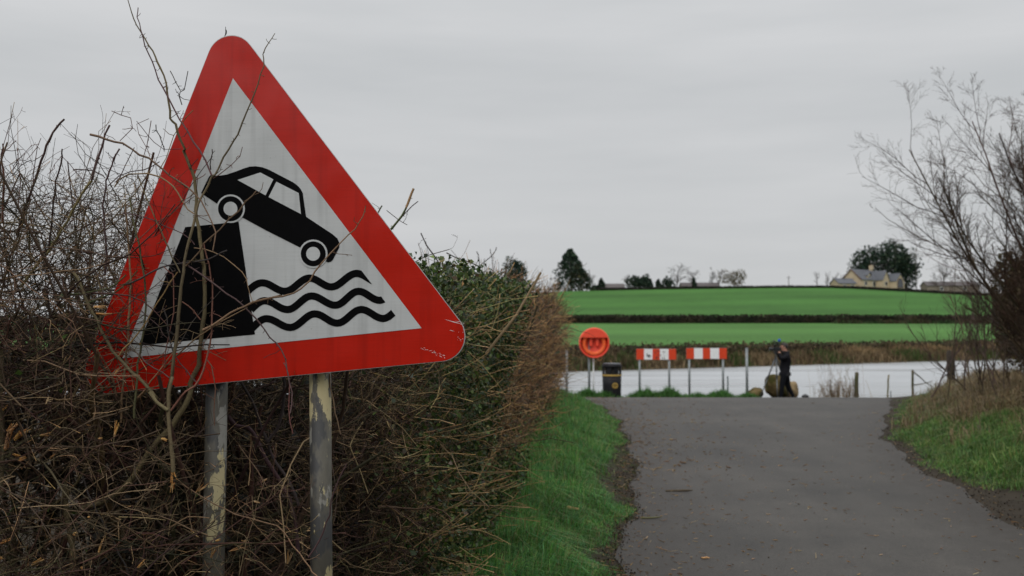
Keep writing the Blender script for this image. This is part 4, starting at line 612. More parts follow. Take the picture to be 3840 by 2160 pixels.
# ------------------------------------------------------------------ hedge
HF = np.array([(-3.6, 2.0), (-2.6, 2.62), (-1.55, 3.22), (-.75, 3.68), (-.45, 4.6), (-.36, 6.2), (0.0, 9.0), (.45, 14.0), (.95, 22.0), (.85, 24.2)])
seg = np.linalg.norm(np.diff(HF, axis=0), axis=1); HS = np.concatenate([[0], np.cumsum(seg)])
def hface(s):
    x = np.interp(s, HS, HF[:, 0]); y = np.interp(s, HS, HF[:, 1])
    x2 = np.interp(s + .25, HS, HF[:, 0]); y2 = np.interp(s + .25, HS, HF[:, 1]); x1 = np.interp(s - .25, HS, HF[:, 0]); y1 = np.interp(s - .25, HS, HF[:, 1])
    d = unit(np.stack([x2 - x1, y2 - y1], -1)); inw = np.stack([-d[..., 1], d[..., 0]], -1)
    return x, y, d, inw
def hedge_pt(s, w, z):
    x, y, d, inw = hface(s)
    far_ = smooth(5.5, 8.5, s)
    w = w + (.08 + .07 * far_) * np.sin(s * (5.1 - 2 * far_) + z * 4) + .06 * np.sin(s * 11 - z * 7) + .09 * far_ * np.sin(s * 1.3 + 2)
    w = w + .32 * smooth(2.6, 2.95, s) * (1 - smooth(3.6, 4.0, s)) * smooth(1.15, 1.35, z)
    z = z * (1 + .05 * far_ * np.sin(s * 2.1 + 1) + .03 * far_ * np.sin(s * 5.3)) * np.interp(s, [5.2, 8.2, 12.2, 16.2, 22.5], [1, 1.02, 1.06, 1.09, 1.06])
    w = w + .16 * smooth(5, 6.5, s) * (1 - smooth(.1, .9, z))
    return np.stack([x + inw[..., 0] * w, y + inw[..., 1] * w, z], -1)
S_NEAR = np.interp(5.2, HF[:, 1], HS); S_IVY = np.interp(7.3, HF[:, 1], HS); S_END = HS[-1]
BARK = [(.055, .034, .021), (.08, .051, .03), (.04, .021, .017), (.05, .042, .02), (.115, .077, .043), (.034, .031, .014), (.072, .033, .024), (.21, .145, .08)]
BARK_SHADED = [(.036, .023, .016), (.05, .033, .022), (.028, .016, .014), (.042, .033, .019), (.065, .044, .028)]  # bark tones darkened to put the hedge's inner shade on deeper twigs
PALE = [(.42, .25, .10), (.5, .33, .16), (.36, .2, .08)]

def twig_set(n, s0, s1, wlo, whi, zlo, zhi, L, r0, K, curl, outw, upw, cols, pale=0.0, taper=.45, var=.2):
    s = rng.uniform(s0, s1, n); w = wlo + (whi - wlo) * rng.beta(1.1, 1.8, n); z = rng.uniform(zlo, zhi, n)
    P0 = hedge_pt(s, w, z)
    _, _, d, inw = hface(s)
    D = rng.normal(0, 1, (n, 3)); D[:, 2] = D[:, 2] * .7 + upw
    D[:, :2] -= inw * outw
    P = walk(P0, D, rng.uniform(*L, n), K, curl)
    # flail-cut: pull back what sticks out of the face
    R = rng.uniform(*r0, n)[:, None] * np.linspace(1, taper, K)[None, :]
    C = np.repeat(pick(cols, n, var)[:, None, :], K, 1)
    if pale > 0:
        m = rng.random(n) < pale
        C[m, -1] = pick(PALE, m.sum(), .15)
        R[m, -1] = R[m, -2] * 1.0
    return tubes(P, R, C)

def stems(n, s0, s1, hlo, hhi, r0, cols, wr=(.3, 1.1)):
    s = rng.uniform(s0, s1, n); w = rng.uniform(*wr, n)
    P0 = hedge_pt(s, w, np.zeros(n)); P0[:, 2] = gz(P0[:, 0], P0[:, 1]) - .05
    D = rng.normal(0, .1, (n, 3)); D[:, 2] = 1
    P = walk(P0, D, rng.uniform(hlo, hhi, n), 9, .13, .06)
    R = rng.uniform(*r0, n)[:, None] * np.linspace(1, .45, 9)[None, :]
    return P, R, pick(cols, n)

def hedge_thing(name, loc, label):
    o = empty(name, loc); tag(o, label, "hedge"); return o

HB = hedge_thing("ivy_hedge", (-.4, 7.0, 0), "dark green ivy-clad stretch of hedge with pale snapped twigs, just right of the big sign")
HC = hedge_thing("clipped_brown_hedge", (.3, 15.0, 0), "russet brown clipped hedge stretch ending beside the lifebuoy, beyond the ivy")
hedge_a = hedge_thing("hawthorn_hedge", (-.9, 4.0, 0), "bare brown twiggy hedge, flail-cut, around and behind the triangular sign")
s0 = .45
P, R, C = stems(85, s0, S_NEAR + .6, 1.2, 1.85, (.007, .017), BARK)
Pt, Rt, Ct = stems(46, s0, 3.2, 1.95, 2.3, (.005, .010), BARK); Pt[:, :, 2] = np.minimum(Pt[:, :, 2], 2.3)
tt = tubes(Pt, Rt, Ct, 5); linkw("upright_stems", mesh_np("upright_stems", tt[0], tt[1], M['bark'], tt[2], True), hedge_a)["kind"] = "stuff"
linkw("stems", mesh_np("stems", *[tubes(P, R, C, 5)[i] for i in (0, 1)], M['bark'], tubes(P, R, C, 5)[2], True), hedge_a)["kind"] = "stuff"
def shoots(n, sa, sb, wlo, whi, zlo, zhi, L, r0, K, curl, outw, upw):
    s = rng.uniform(sa, sb, n); P0 = hedge_pt(s, wlo + (whi - wlo) * rng.beta(1.1, 1.7, n), rng.uniform(zlo, zhi, n)); _, _, d, inw = hface(s)
    D = rng.normal(0, 1, (n, 3)); D[:, 2] = D[:, 2] * .7 + upw; D[:, :2] -= inw * outw
    P = walk(P0, D, rng.uniform(*L, n), K, curl, -.03)
    return P, rng.uniform(*r0, n)[:, None] * np.linspace(1, .5, K)[None, :]
def forked(P, R, cols, cnt1, cnt2, pale=.15, rmin=.0007):
    out = []; C0 = pick(cols, len(P), .2); out.append(tubes(P, R, C0, 4))
    P1, R1 = fork(P, R, cnt1, .45, .8, 6, .2, .03, .55, rmin)
    C1 = np.repeat(np.repeat(C0, cnt1, 0)[:, None, :], 6, 1) * rng.uniform(.8, 1.25, (len(P1), 1, 1)); m = rng.random(len(P1)) < pale; C1[m, -1] = pick(PALE, m.sum(), .15)
    out.append(tubes(P1, R1, C1))
    if cnt2:
        P2, R2 = fork(P1, R1, cnt2, .4, .85, 4, .2, .03, .65, rmin)
        out.append(tubes(P2, R2, np.repeat(C1[:, 2], cnt2, 0)))
    return out
parts = forked(*shoots(1250, s0, S_NEAR + .1, .0, 1.2, .15, 1.6, (.3, .75), (.002, .0046), 7, .2, .2, .35), BARK, 6, 2)
parts += forked(*shoots(650, s0, S_NEAR + .2, .3, 1.4, .15, 1.5, (.3, .75), (.002, .0042), 6, .25, .1, .2), BARK_SHADED, 6, 0)
parts += forked(*shoots(1050, s0, 3.3, -.05, 1.2, 1.25, 1.98, (.25, .5), (.0014, .0034), 7, .15, 0, .9), BARK, 7, 2)
parts += [twig_set(3600, s0, 3.35, .0, 1.2, 1.45, 2.1, (.12, .42), (.0009, .0019), 6, .3, .05, .35, BARK, .08)]
parts += forked(*shoots(130, 1.3, 2.35, -.3, -.04, .35, 1.3, (.3, .65), (.0015, .003), 7, .18, .1, .4), BARK, 6, 2)
parts += forked(*shoots(60, 2.3, 2.95, -.36, -.14, .35, 1.15, (.25, .5), (.0013, .0028), 7, .2, 0, .3), BARK, 6, 2)
parts += [
    twig_set(2600, s0, S_NEAR + .1, -.05, .8, .15, 1.68, (.12, .4), (.0009, .0018), 6, .36, .3, .12, BARK, .10),
    twig_set(3000, s0, S_NEAR, -.12, .3, .25, 1.7, (.05, .2), (.0009, .0019), 4, .22, .8, .15, [(.16, .105, .06), (.40, .27, .14), (.11, .07, .042), (.13, .098, .048)], .4),
]
Vv, Ff, Cc = join_np(parts)
linkw("twigs", mesh_np("twigs", Vv, Ff, M['bark'], Cc), hedge_a)["kind"] = "stuff"
# dead leaves and ivy packed inside to block light, colours darkened as interior shade
n = 9000
s = rng.uniform(s0, S_NEAR + 1, n); w = rng.uniform(.34, 1.5, n); z = rng.uniform(0.05, 1.4, n) * rng.uniform(.5, 1, n) ** .5
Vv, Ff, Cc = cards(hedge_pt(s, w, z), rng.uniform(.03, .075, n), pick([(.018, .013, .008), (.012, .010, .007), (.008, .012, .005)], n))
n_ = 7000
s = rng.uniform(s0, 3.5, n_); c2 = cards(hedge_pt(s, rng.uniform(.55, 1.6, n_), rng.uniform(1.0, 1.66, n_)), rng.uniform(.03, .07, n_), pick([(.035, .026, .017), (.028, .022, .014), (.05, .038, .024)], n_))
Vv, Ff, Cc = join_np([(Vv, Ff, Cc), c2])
linkw("shade_core_leaves", mesh_np("shade_core_leaves", Vv, Ff, M['leaf'], Cc), hedge_a)["kind"] = "stuff"

SP = {'g': [(.135, .108, .055), (.105, .086, .046)], 't': [(.19, .12, .068), (.15, .095, .056)], 'r': [(.15, .065, .048)], 'd': [(.05, .04, .036)], 'p': [(.085, .05, .048)], 'o': [(.30, .19, .085)], 'y': [(.24, .19, .075)], 'e': [(.09, .11, .04)]}
def resample(P, n):
    P = np.array(P, float); Q = np.vstack([2 * P[0] - P[1], P, 2 * P[-1] - P[-2]]); out = []
    m = len(P) - 1
    for i in range(n):
        t = i / (n - 1) * m; k = min(int(t), m - 1); u = t - k
        a, b, c, d = Q[k], Q[k + 1], Q[k + 2], Q[k + 3]
        out.append(.5 * ((2 * b) + (c - a) * u + (2 * a - 5 * b + 4 * c - d) * u * u + (3 * b - a - 3 * c + d) * u ** 3))
    return np.array(out)
for pts, ra, rb, ck, spur in BRANCHES:
    P = np.array(pts) / 1000.0
    ln = np.linalg.norm(np.diff(P, axis=0), axis=1).sum()
    n = max(5, int(ln / .03))
    Q = resample(P, n)
    Q += rng.normal(0, .0016, Q.shape)
    Rr = (np.linspace(ra, rb, n) / 1000 * .86) * (1 + rng.normal(0, .06, n))
    c = pick(SP[ck], 1, .1)
    Cb = np.clip(c * (1 + .25 * np.sin(np.linspace(0, ln * 9, n) + rng.uniform(0, 6)))[:, None], .01, .8)
    prt = [tubes(Q[None], Rr[None], Cb[None], 6)]
    ns = int(ln * 26 * spur)
    if ns > 0 and spur > 0:
        k = rng.integers(1, n - 1, ns)
        T = unit(np.gradient(Q, axis=0))[k]
        D = unit(np.cross(T, rng.normal(0, 1, (ns, 3)))) + T * rng.normal(.2, .5, (ns, 1))
        D[:, 1] *= .6
        big = rng.random(ns) < .22
        L = np.where(big, rng.uniform(.025, .075, ns), rng.uniform(.006, .02, ns))
        W = walk(Q[k], D, L, 4, .25)
        Rs = np.where(big, .0013, .0011)[:, None] * np.array([1.2, 1, .9, .8])[None, :] * (1 if rb > 1.5 else .8)
        prt.append(tubes(W, Rs, np.repeat(c * .8, ns, 0), 3))
        if big.sum() > 1:
            b0 = W[big][:, 2]; D2 = D[big] + rng.normal(0, .7, (big.sum(), 3))
            W2 = walk(b0, D2, rng.uniform(.006, .02, big.sum()), 4, .2)
            prt.append(tubes(W2, np.full((big.sum(), 4), .001), np.repeat(c * .7, big.sum(), 0), 3))
    Vv, Ff, Cc = join_np(prt)
    linkw("branch", mesh_np("branch", Vv, Ff, M['bark'], Cc, True), hedge_a)
# torn, splintered wood where the flail broke branches
for a, b, wd in SPLINTERS:
    A, B = np.array(a) / 1000., np.array(b) / 1000.; ns = 5
    D = B - A; ln = np.linalg.norm(D)
    W = walk(A + rng.normal(0, wd / 5000, (ns, 3)), D + rng.normal(0, ln * .12, (ns, 3)), ln * rng.uniform(.6, 1.05, ns), 4, .06)
    Rs = (wd / 1000 * rng.uniform(.22, .4, ns))[:, None] * np.array([1, .9, .7, .25])[None, :]
    Vv, Ff, Cc = tubes(W, Rs, pick([(.55, .29, .09), (.5, .3, .13), (.42, .2, .06)], ns), 4)
    linkw("splintered_end", mesh_np("splintered_end", Vv, Ff, M['bark'], Cc), hedge_a)
for k in range(75):
    s = rng.uniform(1.2, S_IVY + 1.5); z = rng.uniform(.35, 1.3 if s < 4 else 1.95); A = hedge_pt(np.array([s]), np.array([rng.uniform(-.16, -.02)]), np.array([z]))[0]
    ln = rng.uniform(.02, .075); wd = rng.uniform(4, 9); ns = 4
    W = walk(np.repeat(A[None], ns, 0) + rng.normal(0, wd / 6000, (ns, 3)), rng.normal(0, .12, (ns, 3)) + unit(np.array([rng.normal(.6, .5), rng.normal(-.3, .4), rng.normal(.25, .5)])), ln * rng.uniform(.6, 1.05, ns), 4, .06)
    tb = tubes(W, (wd / 1000 * rng.uniform(.2, .38, ns))[:, None] * np.array([1, .9, .7, .25])[None, :], pick([(.5, .3, .12), (.48, .33, .18), (.42, .22, .08)], ns), 4)
    linkw("splintered_end", mesh_np("splintered_end", tb[0], tb[1], M['bark'], tb[2]), hedge_a if s < S_NEAR - .4 else (HB if s < S_IVY else HC))
# a few small green leaves left on the twigs
n = 90
s = rng.uniform(.6, 3.0, n); Vv, Ff, Cc = cards(hedge_pt(s, rng.uniform(-.05, .4, n), rng.uniform(.8, 2.0, n)), rng.uniform(.018, .04, n), pick([(.05, .10, .02), (.08, .13, .03)], n), aspect=.8)
linkw("leaves", mesh_np("leaves", Vv, Ff, M['leaf'], Cc), hedge_a)["kind"] = "stuff"

# --- ivy-clad stretch
hedge_b = HB
sa, sb = S_NEAR - .95, S_IVY + .3
P, R, C = stems(40, sa, sb, 1.5, 2.2, (.01, .022), BARK)
tb = tubes(P, R, C, 5)
linkw("stems", mesh_np("stems", tb[0], tb[1], M['bark'], tb[2], True), hedge_b)["kind"] = "stuff"
parts = [
    twig_set(500, sa, sb, .1, 1.3, .2, 1.5, (.3, .6), (.0025, .005), 6, .25, .3, .25, BARK, .25),
    twig_set(2600, sa, sb, .02, 1.2, .1, 1.68, (.15, .45), (.0014, .003), 5, .3, .35, .1, BARK + [(.10, .11, .03)], .2),
    twig_set(650, sa, sb, -.2, .2, .3, 1.75, (.12, .35), (.002, .0038), 4, .12, 1.3, .5, [(.30, .2, .09), (.2, .17, .07), (.24, .15, .07)], .7),
    twig_set(260, sa, sb, .1, 1.1, 1.6, 1.8, (.12, .34), (.0012, .0026), 5, .22, 0, 1.2, BARK, .1),
]
Vv, Ff, Cc = join_np(parts)
linkw("twigs", mesh_np("twigs", Vv, Ff, M['bark'], Cc), hedge_b)["kind"] = "stuff"
n = 62000
s = sa + (sb - sa) * rng.beta(1.5, 1.1, n); top = rng.random(n) < .22
z = np.where(top, rng.uniform(1.7, 1.93, n), 1.93 * rng.beta(1.35, 1.05, n)); w = np.where(top, rng.uniform(0, 1.2, n), np.abs(rng.normal(0, .17, n)) - .2)
keep = (np.sin(s * 7 + z * 5) + np.sin(s * 3.1 - z * 8 + 2) + rng.normal(0, .8, n)) > -.45
s, z, w = s[keep], z[keep], w[keep]; n = len(s)
Vv, Ff, Cc = cards(hedge_pt(s, w, z), rng.uniform(.012, .036, n), pick([(.026, .05, .013), (.05, .09, .018), (.10, .15, .03), (.015, .028, .011), (.17, .16, .05), (.08, .05, .025)], n, .25, p=[.3, .27, .18, .12, .08, .05]), aspect=.7)
linkw("ivy_leaves", mesh_np("ivy_leaves", Vv, Ff, M['leaf'], Cc), hedge_b)["kind"] = "stuff"
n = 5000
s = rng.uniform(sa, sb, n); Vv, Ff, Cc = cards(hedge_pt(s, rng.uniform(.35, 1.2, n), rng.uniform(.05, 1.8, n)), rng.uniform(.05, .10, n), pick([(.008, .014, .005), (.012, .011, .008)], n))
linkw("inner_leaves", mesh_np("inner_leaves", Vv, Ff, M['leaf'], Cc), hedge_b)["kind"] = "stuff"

# --- brown stretch reaching to the bend
hedge_c = HC
sa, sb = S_IVY - .6, S_END
P, R, C = stems(60, sa, sb, 1.4, 2.1, (.012, .025), BARK)
tb = tubes(P, R, C, 4)
linkw("stems", mesh_np("stems", tb[0], tb[1], M['bark'], tb[2], True), hedge_c)["kind"] = "stuff"
RUS = [(.125, .066, .038), (.08, .044, .03), (.19, .105, .048), (.095, .06, .038), (.30, .165, .065), (.06, .05, .026)]
parts = [
    twig_set(5500, sa, sb, -.05, .9, .15, 1.82, (.2, .5), (.0028, .0055), 5, .25, .4, .5, RUS, .2),
    twig_set(3600, sa, sb, -.08, .35, .3, 1.92, (.1, .32), (.0028, .0055), 4, .15, .9, .7, RUS + [(.30, .18, .07)], .4),
    twig_set(1500, sa, sb, .0, 1.2, 1.75, 1.95, (.12, .3), (.002, .0045), 4, .2, 0, .9, RUS, .2),
]
Vv, Ff, Cc = join_np(parts)
linkw("twigs", mesh_np("twigs", Vv, Ff, M['bark'], Cc), hedge_c)["kind"] = "stuff"
n = 9000
s = rng.uniform(sa, sb, n); Vv, Ff, Cc = cards(hedge_pt(s, np.abs(rng.normal(0, .3, n)), rng.uniform(.05, 2.0, n)), rng.uniform(.025, .06, n), pick([(.10, .06, .03), (.22, .12, .045), (.05, .035, .02), (.035, .06, .017), (.06, .085, .025), (.30, .18, .07)], n, .2))
linkw("leaves", mesh_np("leaves", Vv, Ff, M['leaf'], Cc), hedge_c)["kind"] = "stuff"
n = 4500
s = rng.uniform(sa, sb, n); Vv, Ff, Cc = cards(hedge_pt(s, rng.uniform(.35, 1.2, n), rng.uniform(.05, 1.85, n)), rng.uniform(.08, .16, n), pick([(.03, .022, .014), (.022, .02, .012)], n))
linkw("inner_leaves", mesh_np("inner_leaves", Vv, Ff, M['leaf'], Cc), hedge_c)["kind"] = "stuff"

# ------------------------------------------------------------------ verges
GREEN = [(.075, .22, .038), (.105, .28, .055), (.05, .165, .032), (.15, .29, .065), (.085, .25, .09), (.2, .25, .085)]
def noise2(x, y):
    return (np.sin(x * 2.1 + y * 1.3) + np.sin(x * 4.7 - y * 2.9 + 1) + np.sin(x * 1.1 + y * 3.7 + 4) + .6 * np.sin(x * 9 + y * 6)) / 3.6
def hedge_x(y): return np.interp(y, HF[2:, 1], HF[2:, 0])

n = 88000
y = 4.6 + 19.6 * rng.beta(1.0, 2.3, n); lo = hedge_x(y) - .35; hi = road_l(y) - .05
x = lo + (hi - lo) * rng.random(n)
dist = road_l(y) - x
keep = dist > (np.interp(y, [5, 6.4, 7, 7.7, 8.3, 9, 9.6, 10.2, 11.6, 13, 15, 18, 24], [.12, .14, .26, .08, .04, .09, .38, .46, .44, .2, .04, .05, .06]) + .10 * noise2(x * 1.5 + 3, y * 2.4) + rng.normal(0, .06, n))
x, y, dist = x[keep], y[keep], dist[keep]; n = len(x)
h = (.05 + .16 * smooth(.1, .6, dist)) * rng.uniform(.6, 1.4, n) * (1 + .35 * noise2(x * 3, y * 3))
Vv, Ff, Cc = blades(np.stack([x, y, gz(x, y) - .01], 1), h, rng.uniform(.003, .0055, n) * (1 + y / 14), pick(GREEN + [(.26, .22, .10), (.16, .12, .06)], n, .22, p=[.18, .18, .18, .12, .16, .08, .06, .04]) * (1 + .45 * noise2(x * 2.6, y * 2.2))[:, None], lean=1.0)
tag(link("verge_grass", mesh_np("verge_grass", Vv, Ff, M['grass'], Cc)), "lush green grass verge between the hedge and the road", "grass", kind='stuff')
# short moss and seedlings along the ragged road edge
n = 9000
y = 5 + 18 * rng.beta(1, 2, n); x = road_l(y) - rng.uniform(.0, .55, n)
keep = noise2(x * 3 + 2, y * 3) > .05; x, y = x[keep], y[keep]; n = len(x)
Vv, Ff, Cc = blades(np.stack([x, y, gz(x, y)], 1), rng.uniform(.012, .035, n), rng.uniform(.003, .006, n), pick([(.08, .12, .02), (.06, .11, .02), (.12, .13, .03)], n), lean=1.0)
tag(link("edge_moss", mesh_np("edge_moss", Vv, Ff, M['grass'], Cc)), "low moss and seedlings on the bare dark soil at the left road edge", "moss", kind='stuff')

n = 70000
y = 6.8 + 15.5 * rng.beta(1.0, 1.6, n); x = road_r(y) + .08 + 5.2 * rng.beta(1.0, 1.7, n)
dist = x - road_r(y)
keep = dist > (.22 + .24 * noise2(x + 1, y * 1.2) + .55 * np.exp(-((y - 8.0) / 1.3) ** 2) + rng.normal(0, .06, n))
x, y, dist = x[keep], y[keep], dist[keep]; n = len(x)
dry = smooth(1.0, 2.9, dist + 1.0 * noise2(x * 1.3, y * 1.1) + smooth(11, 17, y) * .8) > rng.random(n)
h = np.where(dry, rng.uniform(.12, .42, n), (.05 + .12 * smooth(.1, .9, dist)) * rng.uniform(.6, 1.4, n))
c = np.where(dry[:, None], pick([(.30, .22, .12), (.2, .14, .075), (.14, .11, .05), (.30, .23, .13), (.09, .07, .04)], n), pick([(.08, .20, .035), (.13, .22, .05), (.05, .14, .028), (.19, .21, .07), (.10, .17, .045)], n, .25) * (1 + .4 * noise2(x * 1.7, y * 1.9))[:, None])
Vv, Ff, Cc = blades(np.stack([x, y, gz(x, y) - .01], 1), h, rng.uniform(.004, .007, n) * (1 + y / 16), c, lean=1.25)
tag(link("right_verge_grass", mesh_np("right_verge_grass", Vv, Ff, M['grass'], Cc)), "green and straw-coloured grass on the verge right of the road", "grass", kind='stuff')
# brambles and dead weeds at the back of that verge
n = 2600
y = rng.uniform(11, 25, n); x = road_r(y) + 1.4 + rng.uniform(0, 1, n) ** .8 * (4.5 + (y - 11) * .12)
P0 = np.stack([x, y, gz(x, y) - .03], 1); D = rng.normal(0, .8, (n, 3)); D[:, 2] = 1.0
P = walk(P0, D, rng.uniform(.4, 1.15, n) * (.55 + .45 * smooth(1.4, 3.4, x - road_r(y))), 7, .28, -.14)
tb = tubes(P, rng.uniform(.002, .0045, n)[:, None] * np.linspace(1, .5, 7)[None, :], pick([(.12, .075, .05), (.09, .05, .045), (.17, .12, .07), (.22, .16, .09), (.07, .06, .03)], n))
m_ = 4200
k = rng.integers(0, n, m_); cd = cards(P[k, rng.integers(2, 7, m_)] + rng.normal(0, .05, (m_, 3)), rng.uniform(.03, .06, m_), pick([(.10, .06, .03), (.17, .11, .05), (.05, .07, .02), (.06, .04, .025)], m_))
Vv, Ff, Cc = join_np([tb, cd])
tag(link("bramble_tangle", mesh_np("bramble_tangle", Vv, Ff, M['drygrass'], Cc)), "brown tangle of brambles and dead weeds below the bare tree", "brambles", kind='stuff')

# dark crumbs of soil, leaf mould and twig ends on the ragged edges
n = 5200
y = 5.2 + 17 * rng.beta(1.0, 1.9, n); left = rng.random(n) < .68
x = np.where(left, road_l(y) + .05 - np.abs(rng.normal(0, .25, n)), road_r(y) - .04 + np.abs(rng.normal(0, .3, n)))
cr = cards(np.stack([x, y, gz(x, y) + .01], 1), rng.uniform(.01, .028, n), pick([(.03, .023, .017), (.05, .036, .025), (.02, .016, .013), (.08, .055, .035), (.15, .10, .06)], n, p=[.32, .28, .2, .14, .06]), fold=.2)
tag(link("leaf_mould", mesh_np("leaf_mould", *cr[:2], M['drygrass'], cr[2])), "dark leaf mould and soil crumbs along both road edges", "leaf mould", kind='stuff')

# litter of flailed chips, leaves and grit on the road and its edges
n = 2200
y = 5.2 + 18 * rng.beta(1.0, 2.0, n); e = rng.random(n)
x = np.where(e < .62, road_l(y) + rng.exponential(.42, n) - .25, np.where(e < .72, road_r(y) - rng.exponential(.3, n) + .25, road_l(y) + (road_r(y) - road_l(y)) * rng.random(n)))
S_ = np.stack([x, y, gz(x, y) + .012], 1); a = rng.uniform(0, math.pi, n)
D = np.stack([np.cos(a), np.sin(a) * .8, rng.normal(0, .08, n)], 1)
P = walk(S_, D, rng.uniform(.008, .05, n) * np.where(rng.random(n) < .12, 2.0, 1), 3, .12)
Vv, Ff, Cc = tubes(P, rng.uniform(.0014, .0045, n)[:, None] * np.array([[.7, 1, .5]]), pick([(.34, .21, .10), (.24, .15, .085), (.17, .11, .065), (.42, .31, .19)], n))
n3 = 480
y3 = rng.uniform(11, 24.5, n3); x3 = road_l(np.minimum(y3, 21)) + rng.exponential(.75, n3) + .02
a3 = rng.uniform(0, math.pi, n3); W3 = walk(np.stack([x3, y3, gz(x3, y3) + .014], 1), np.stack([np.cos(a3), np.sin(a3), 0 * a3], 1), rng.uniform(.02, .09, n3), 3, .15)
T3 = tubes(W3, rng.uniform(.003, .008, n3)[:, None] * np.array([[.7, 1, .5]]), pick([(.2, .13, .08), (.26, .17, .10), (.34, .24, .14)], n3))
Vv, Ff, Cc = join_np([(Vv, Ff, Cc), T3])
n2 = 900
y = 5.2 + 18 * rng.beta(1.0, 1.8, n2); x = np.where(rng.random(n2) < .75, road_l(y) + rng.exponential(.35, n2) - .35, road_l(y) + (road_r(y) - road_l(y)) * rng.random(n2))
cd = cards(np.stack([x, y, gz(x, y) + .016], 1), rng.uniform(.01, .026, n2), pick([(.2, .12, .065), (.13, .08, .05), (.30, .2, .11)], n2), fold=.04)
cd[0][:, 2] = gz(cd[0][:, 0], cd[0][:, 1]) + .0085 + rng.uniform(0, .004, len(cd[0]))
Vv, Ff, Cc = join_np([(Vv, Ff, Cc), cd])
tag(link("hedge_trimmings", mesh_np("hedge_trimmings", Vv, Ff, M['drygrass'], Cc)), "scattered wood chips, dead leaves and grit on the road", "litter", kind='stuff')
def stick(px0, py0, px1, py1, Y, r, c, label, dz=.012):
    a, b = at(px0, py0, Y), at(px1, py1, Y)
    a.z = float(gz(a.x, a.y)) + dz; b.z = float(gz(b.x, b.y)) + dz + .004
    k = np.linspace(0, 1, 7)[:, None]; P = np.array(a)[None] * (1 - k) + np.array(b)[None] * k + rng.normal(0, .004, (7, 3)) * np.array([1, 1.5, .3])
    P -= np.array(a)
    tb = tubes(P[None], (r * np.array([.7, 1, .95, 1, .9, .8, .4]))[None], pick([c], 1, .05), 6)
    o = link("stick", mesh_np("stick", tb[0], tb[1], M['bark'], tb[2], True)); o.location = a
    tag(o, label, "stick", "broken sticks dropped by the roadside")
stick(2492, 1838, 2597, 1841, 9.8, .012, (.08, .055, .04), "long dark stick lying crosswise on the middle of the road")
stick(2400, 1945, 2478, 1936, 8.4, .008, (.14, .12, .06), "olive twig on the tarmac close to the left grass edge")
stick(2128, 1910, 2172, 1876, 8.0, .013, (.48, .26, .10), "bright orange-tan splinter of wood lying in the verge grass", .12)
stick(2628, 2085, 2662, 2068, 6.95, .007, (.42, .25, .11), "pale tan wood chip at the bottom of the picture on the tarmac")

# ------------------------------------------------------------------ quayside furniture
def gpt(px, Y):
    """ground point under photo column px at distance Y"""
    p = at(px, 1300, Y); return Vector((p.x, Y, float(gz(p.x, Y))))
def zrow(row, Y): return at(1920, row, Y).z

def tuft(px, Y, rad, hgt, n, label):
    p = gpt(px, Y)
    q = rng.normal(0, 1, (n, 2)) * np.array([rad * .5, rad * .3])
    x, y = p.x + q[:, 0], p.y + q[:, 1]
    mound = hgt * np.exp(-((q[:, 0] / rad) ** 2 + (q[:, 1] / rad / .7) ** 2) * 1.6)
    h = (.10 + mound) * rng.uniform(.6, 1.2, n)
    S_ = np.stack([x, y, gz(x, y) - .02], 1) - np.array(p)
    Vv, Ff, Cc = blades(S_, h, rng.uniform(.012, .022, n), pick([(.06, .17, .03), (.085, .22, .045), (.045, .125, .027)], n, .2), lean=.7)
    o = link("grass_tuft", mesh_np("grass_tuft", Vv, Ff, M['grass'], Cc)); o.location = p
    tag(o, label, "grass tuft", "grass tufts along the quay edge", kind="stuff")
tuft(2200, 29.3, .45, .30, 900, "grass tuft at the foot of the lifebuoy post")
tuft(2262, 29.2, .55, .2, 700, "low grass tuft between lifebuoy post and litter bin")
tuft(2420, 29.3, .6, .30, 900, "broad grass tuft under the left end of the scuffed striped board")
tuft(2508, 29.3, .48, .34, 800, "tall rounded grass tuft under the right leg of the scuffed striped board")
tuft(2610, 29.4, .5, .16, 500, "low grass tuft under the left leg of the clean striped board")
tuft(2700, 29.4, .55, .24, 800, "grass tuft under the right leg of the clean striped board")
tuft(2800, 29.6, .35, .18, 350, "small grass tuft at the foot of the lone grey post near the boulders")

def steel_post(name, px, Y, row_top, r, mat, label, cat="post", group=None, lean=0.0):
    b = gpt(px, Y); o = empty(name, b); tag(o, label, cat, group)
    h = zrow(row_top, Y) - b.z
    MB().cyl((0, 0, -.2), (lean, 0, h), r, n=14).build("shaft", mat, o, True)
    MB().cyl((lean, 0, h - .002), (lean, 0, h + .02), r * 1.12, r * .9, n=14).build("cap", mat, o)
    return o
steel_post("steel_post", 2125, 30.0, 1316, .036, M['galv'], "plain grey steel post nearest the end of the brown hedge", group="lone steel posts at the quay")
steel_post("steel_post", 2800, 30.0, 1307, .04, M['galv'], "plain grey steel post between the clean striped board and the person", group="lone steel posts at the quay")
steel_post("steel_stub", 2728, 29.9, 1414, .022, M['galv_dark'], "short dark steel stub right beside the clean striped board", group="lone steel posts at the quay")
steel_post("white_pole", 2225, 29.75, 1346, .022, M['white_paint'], "thin white pole just right of the lifebuoy post", "pole")

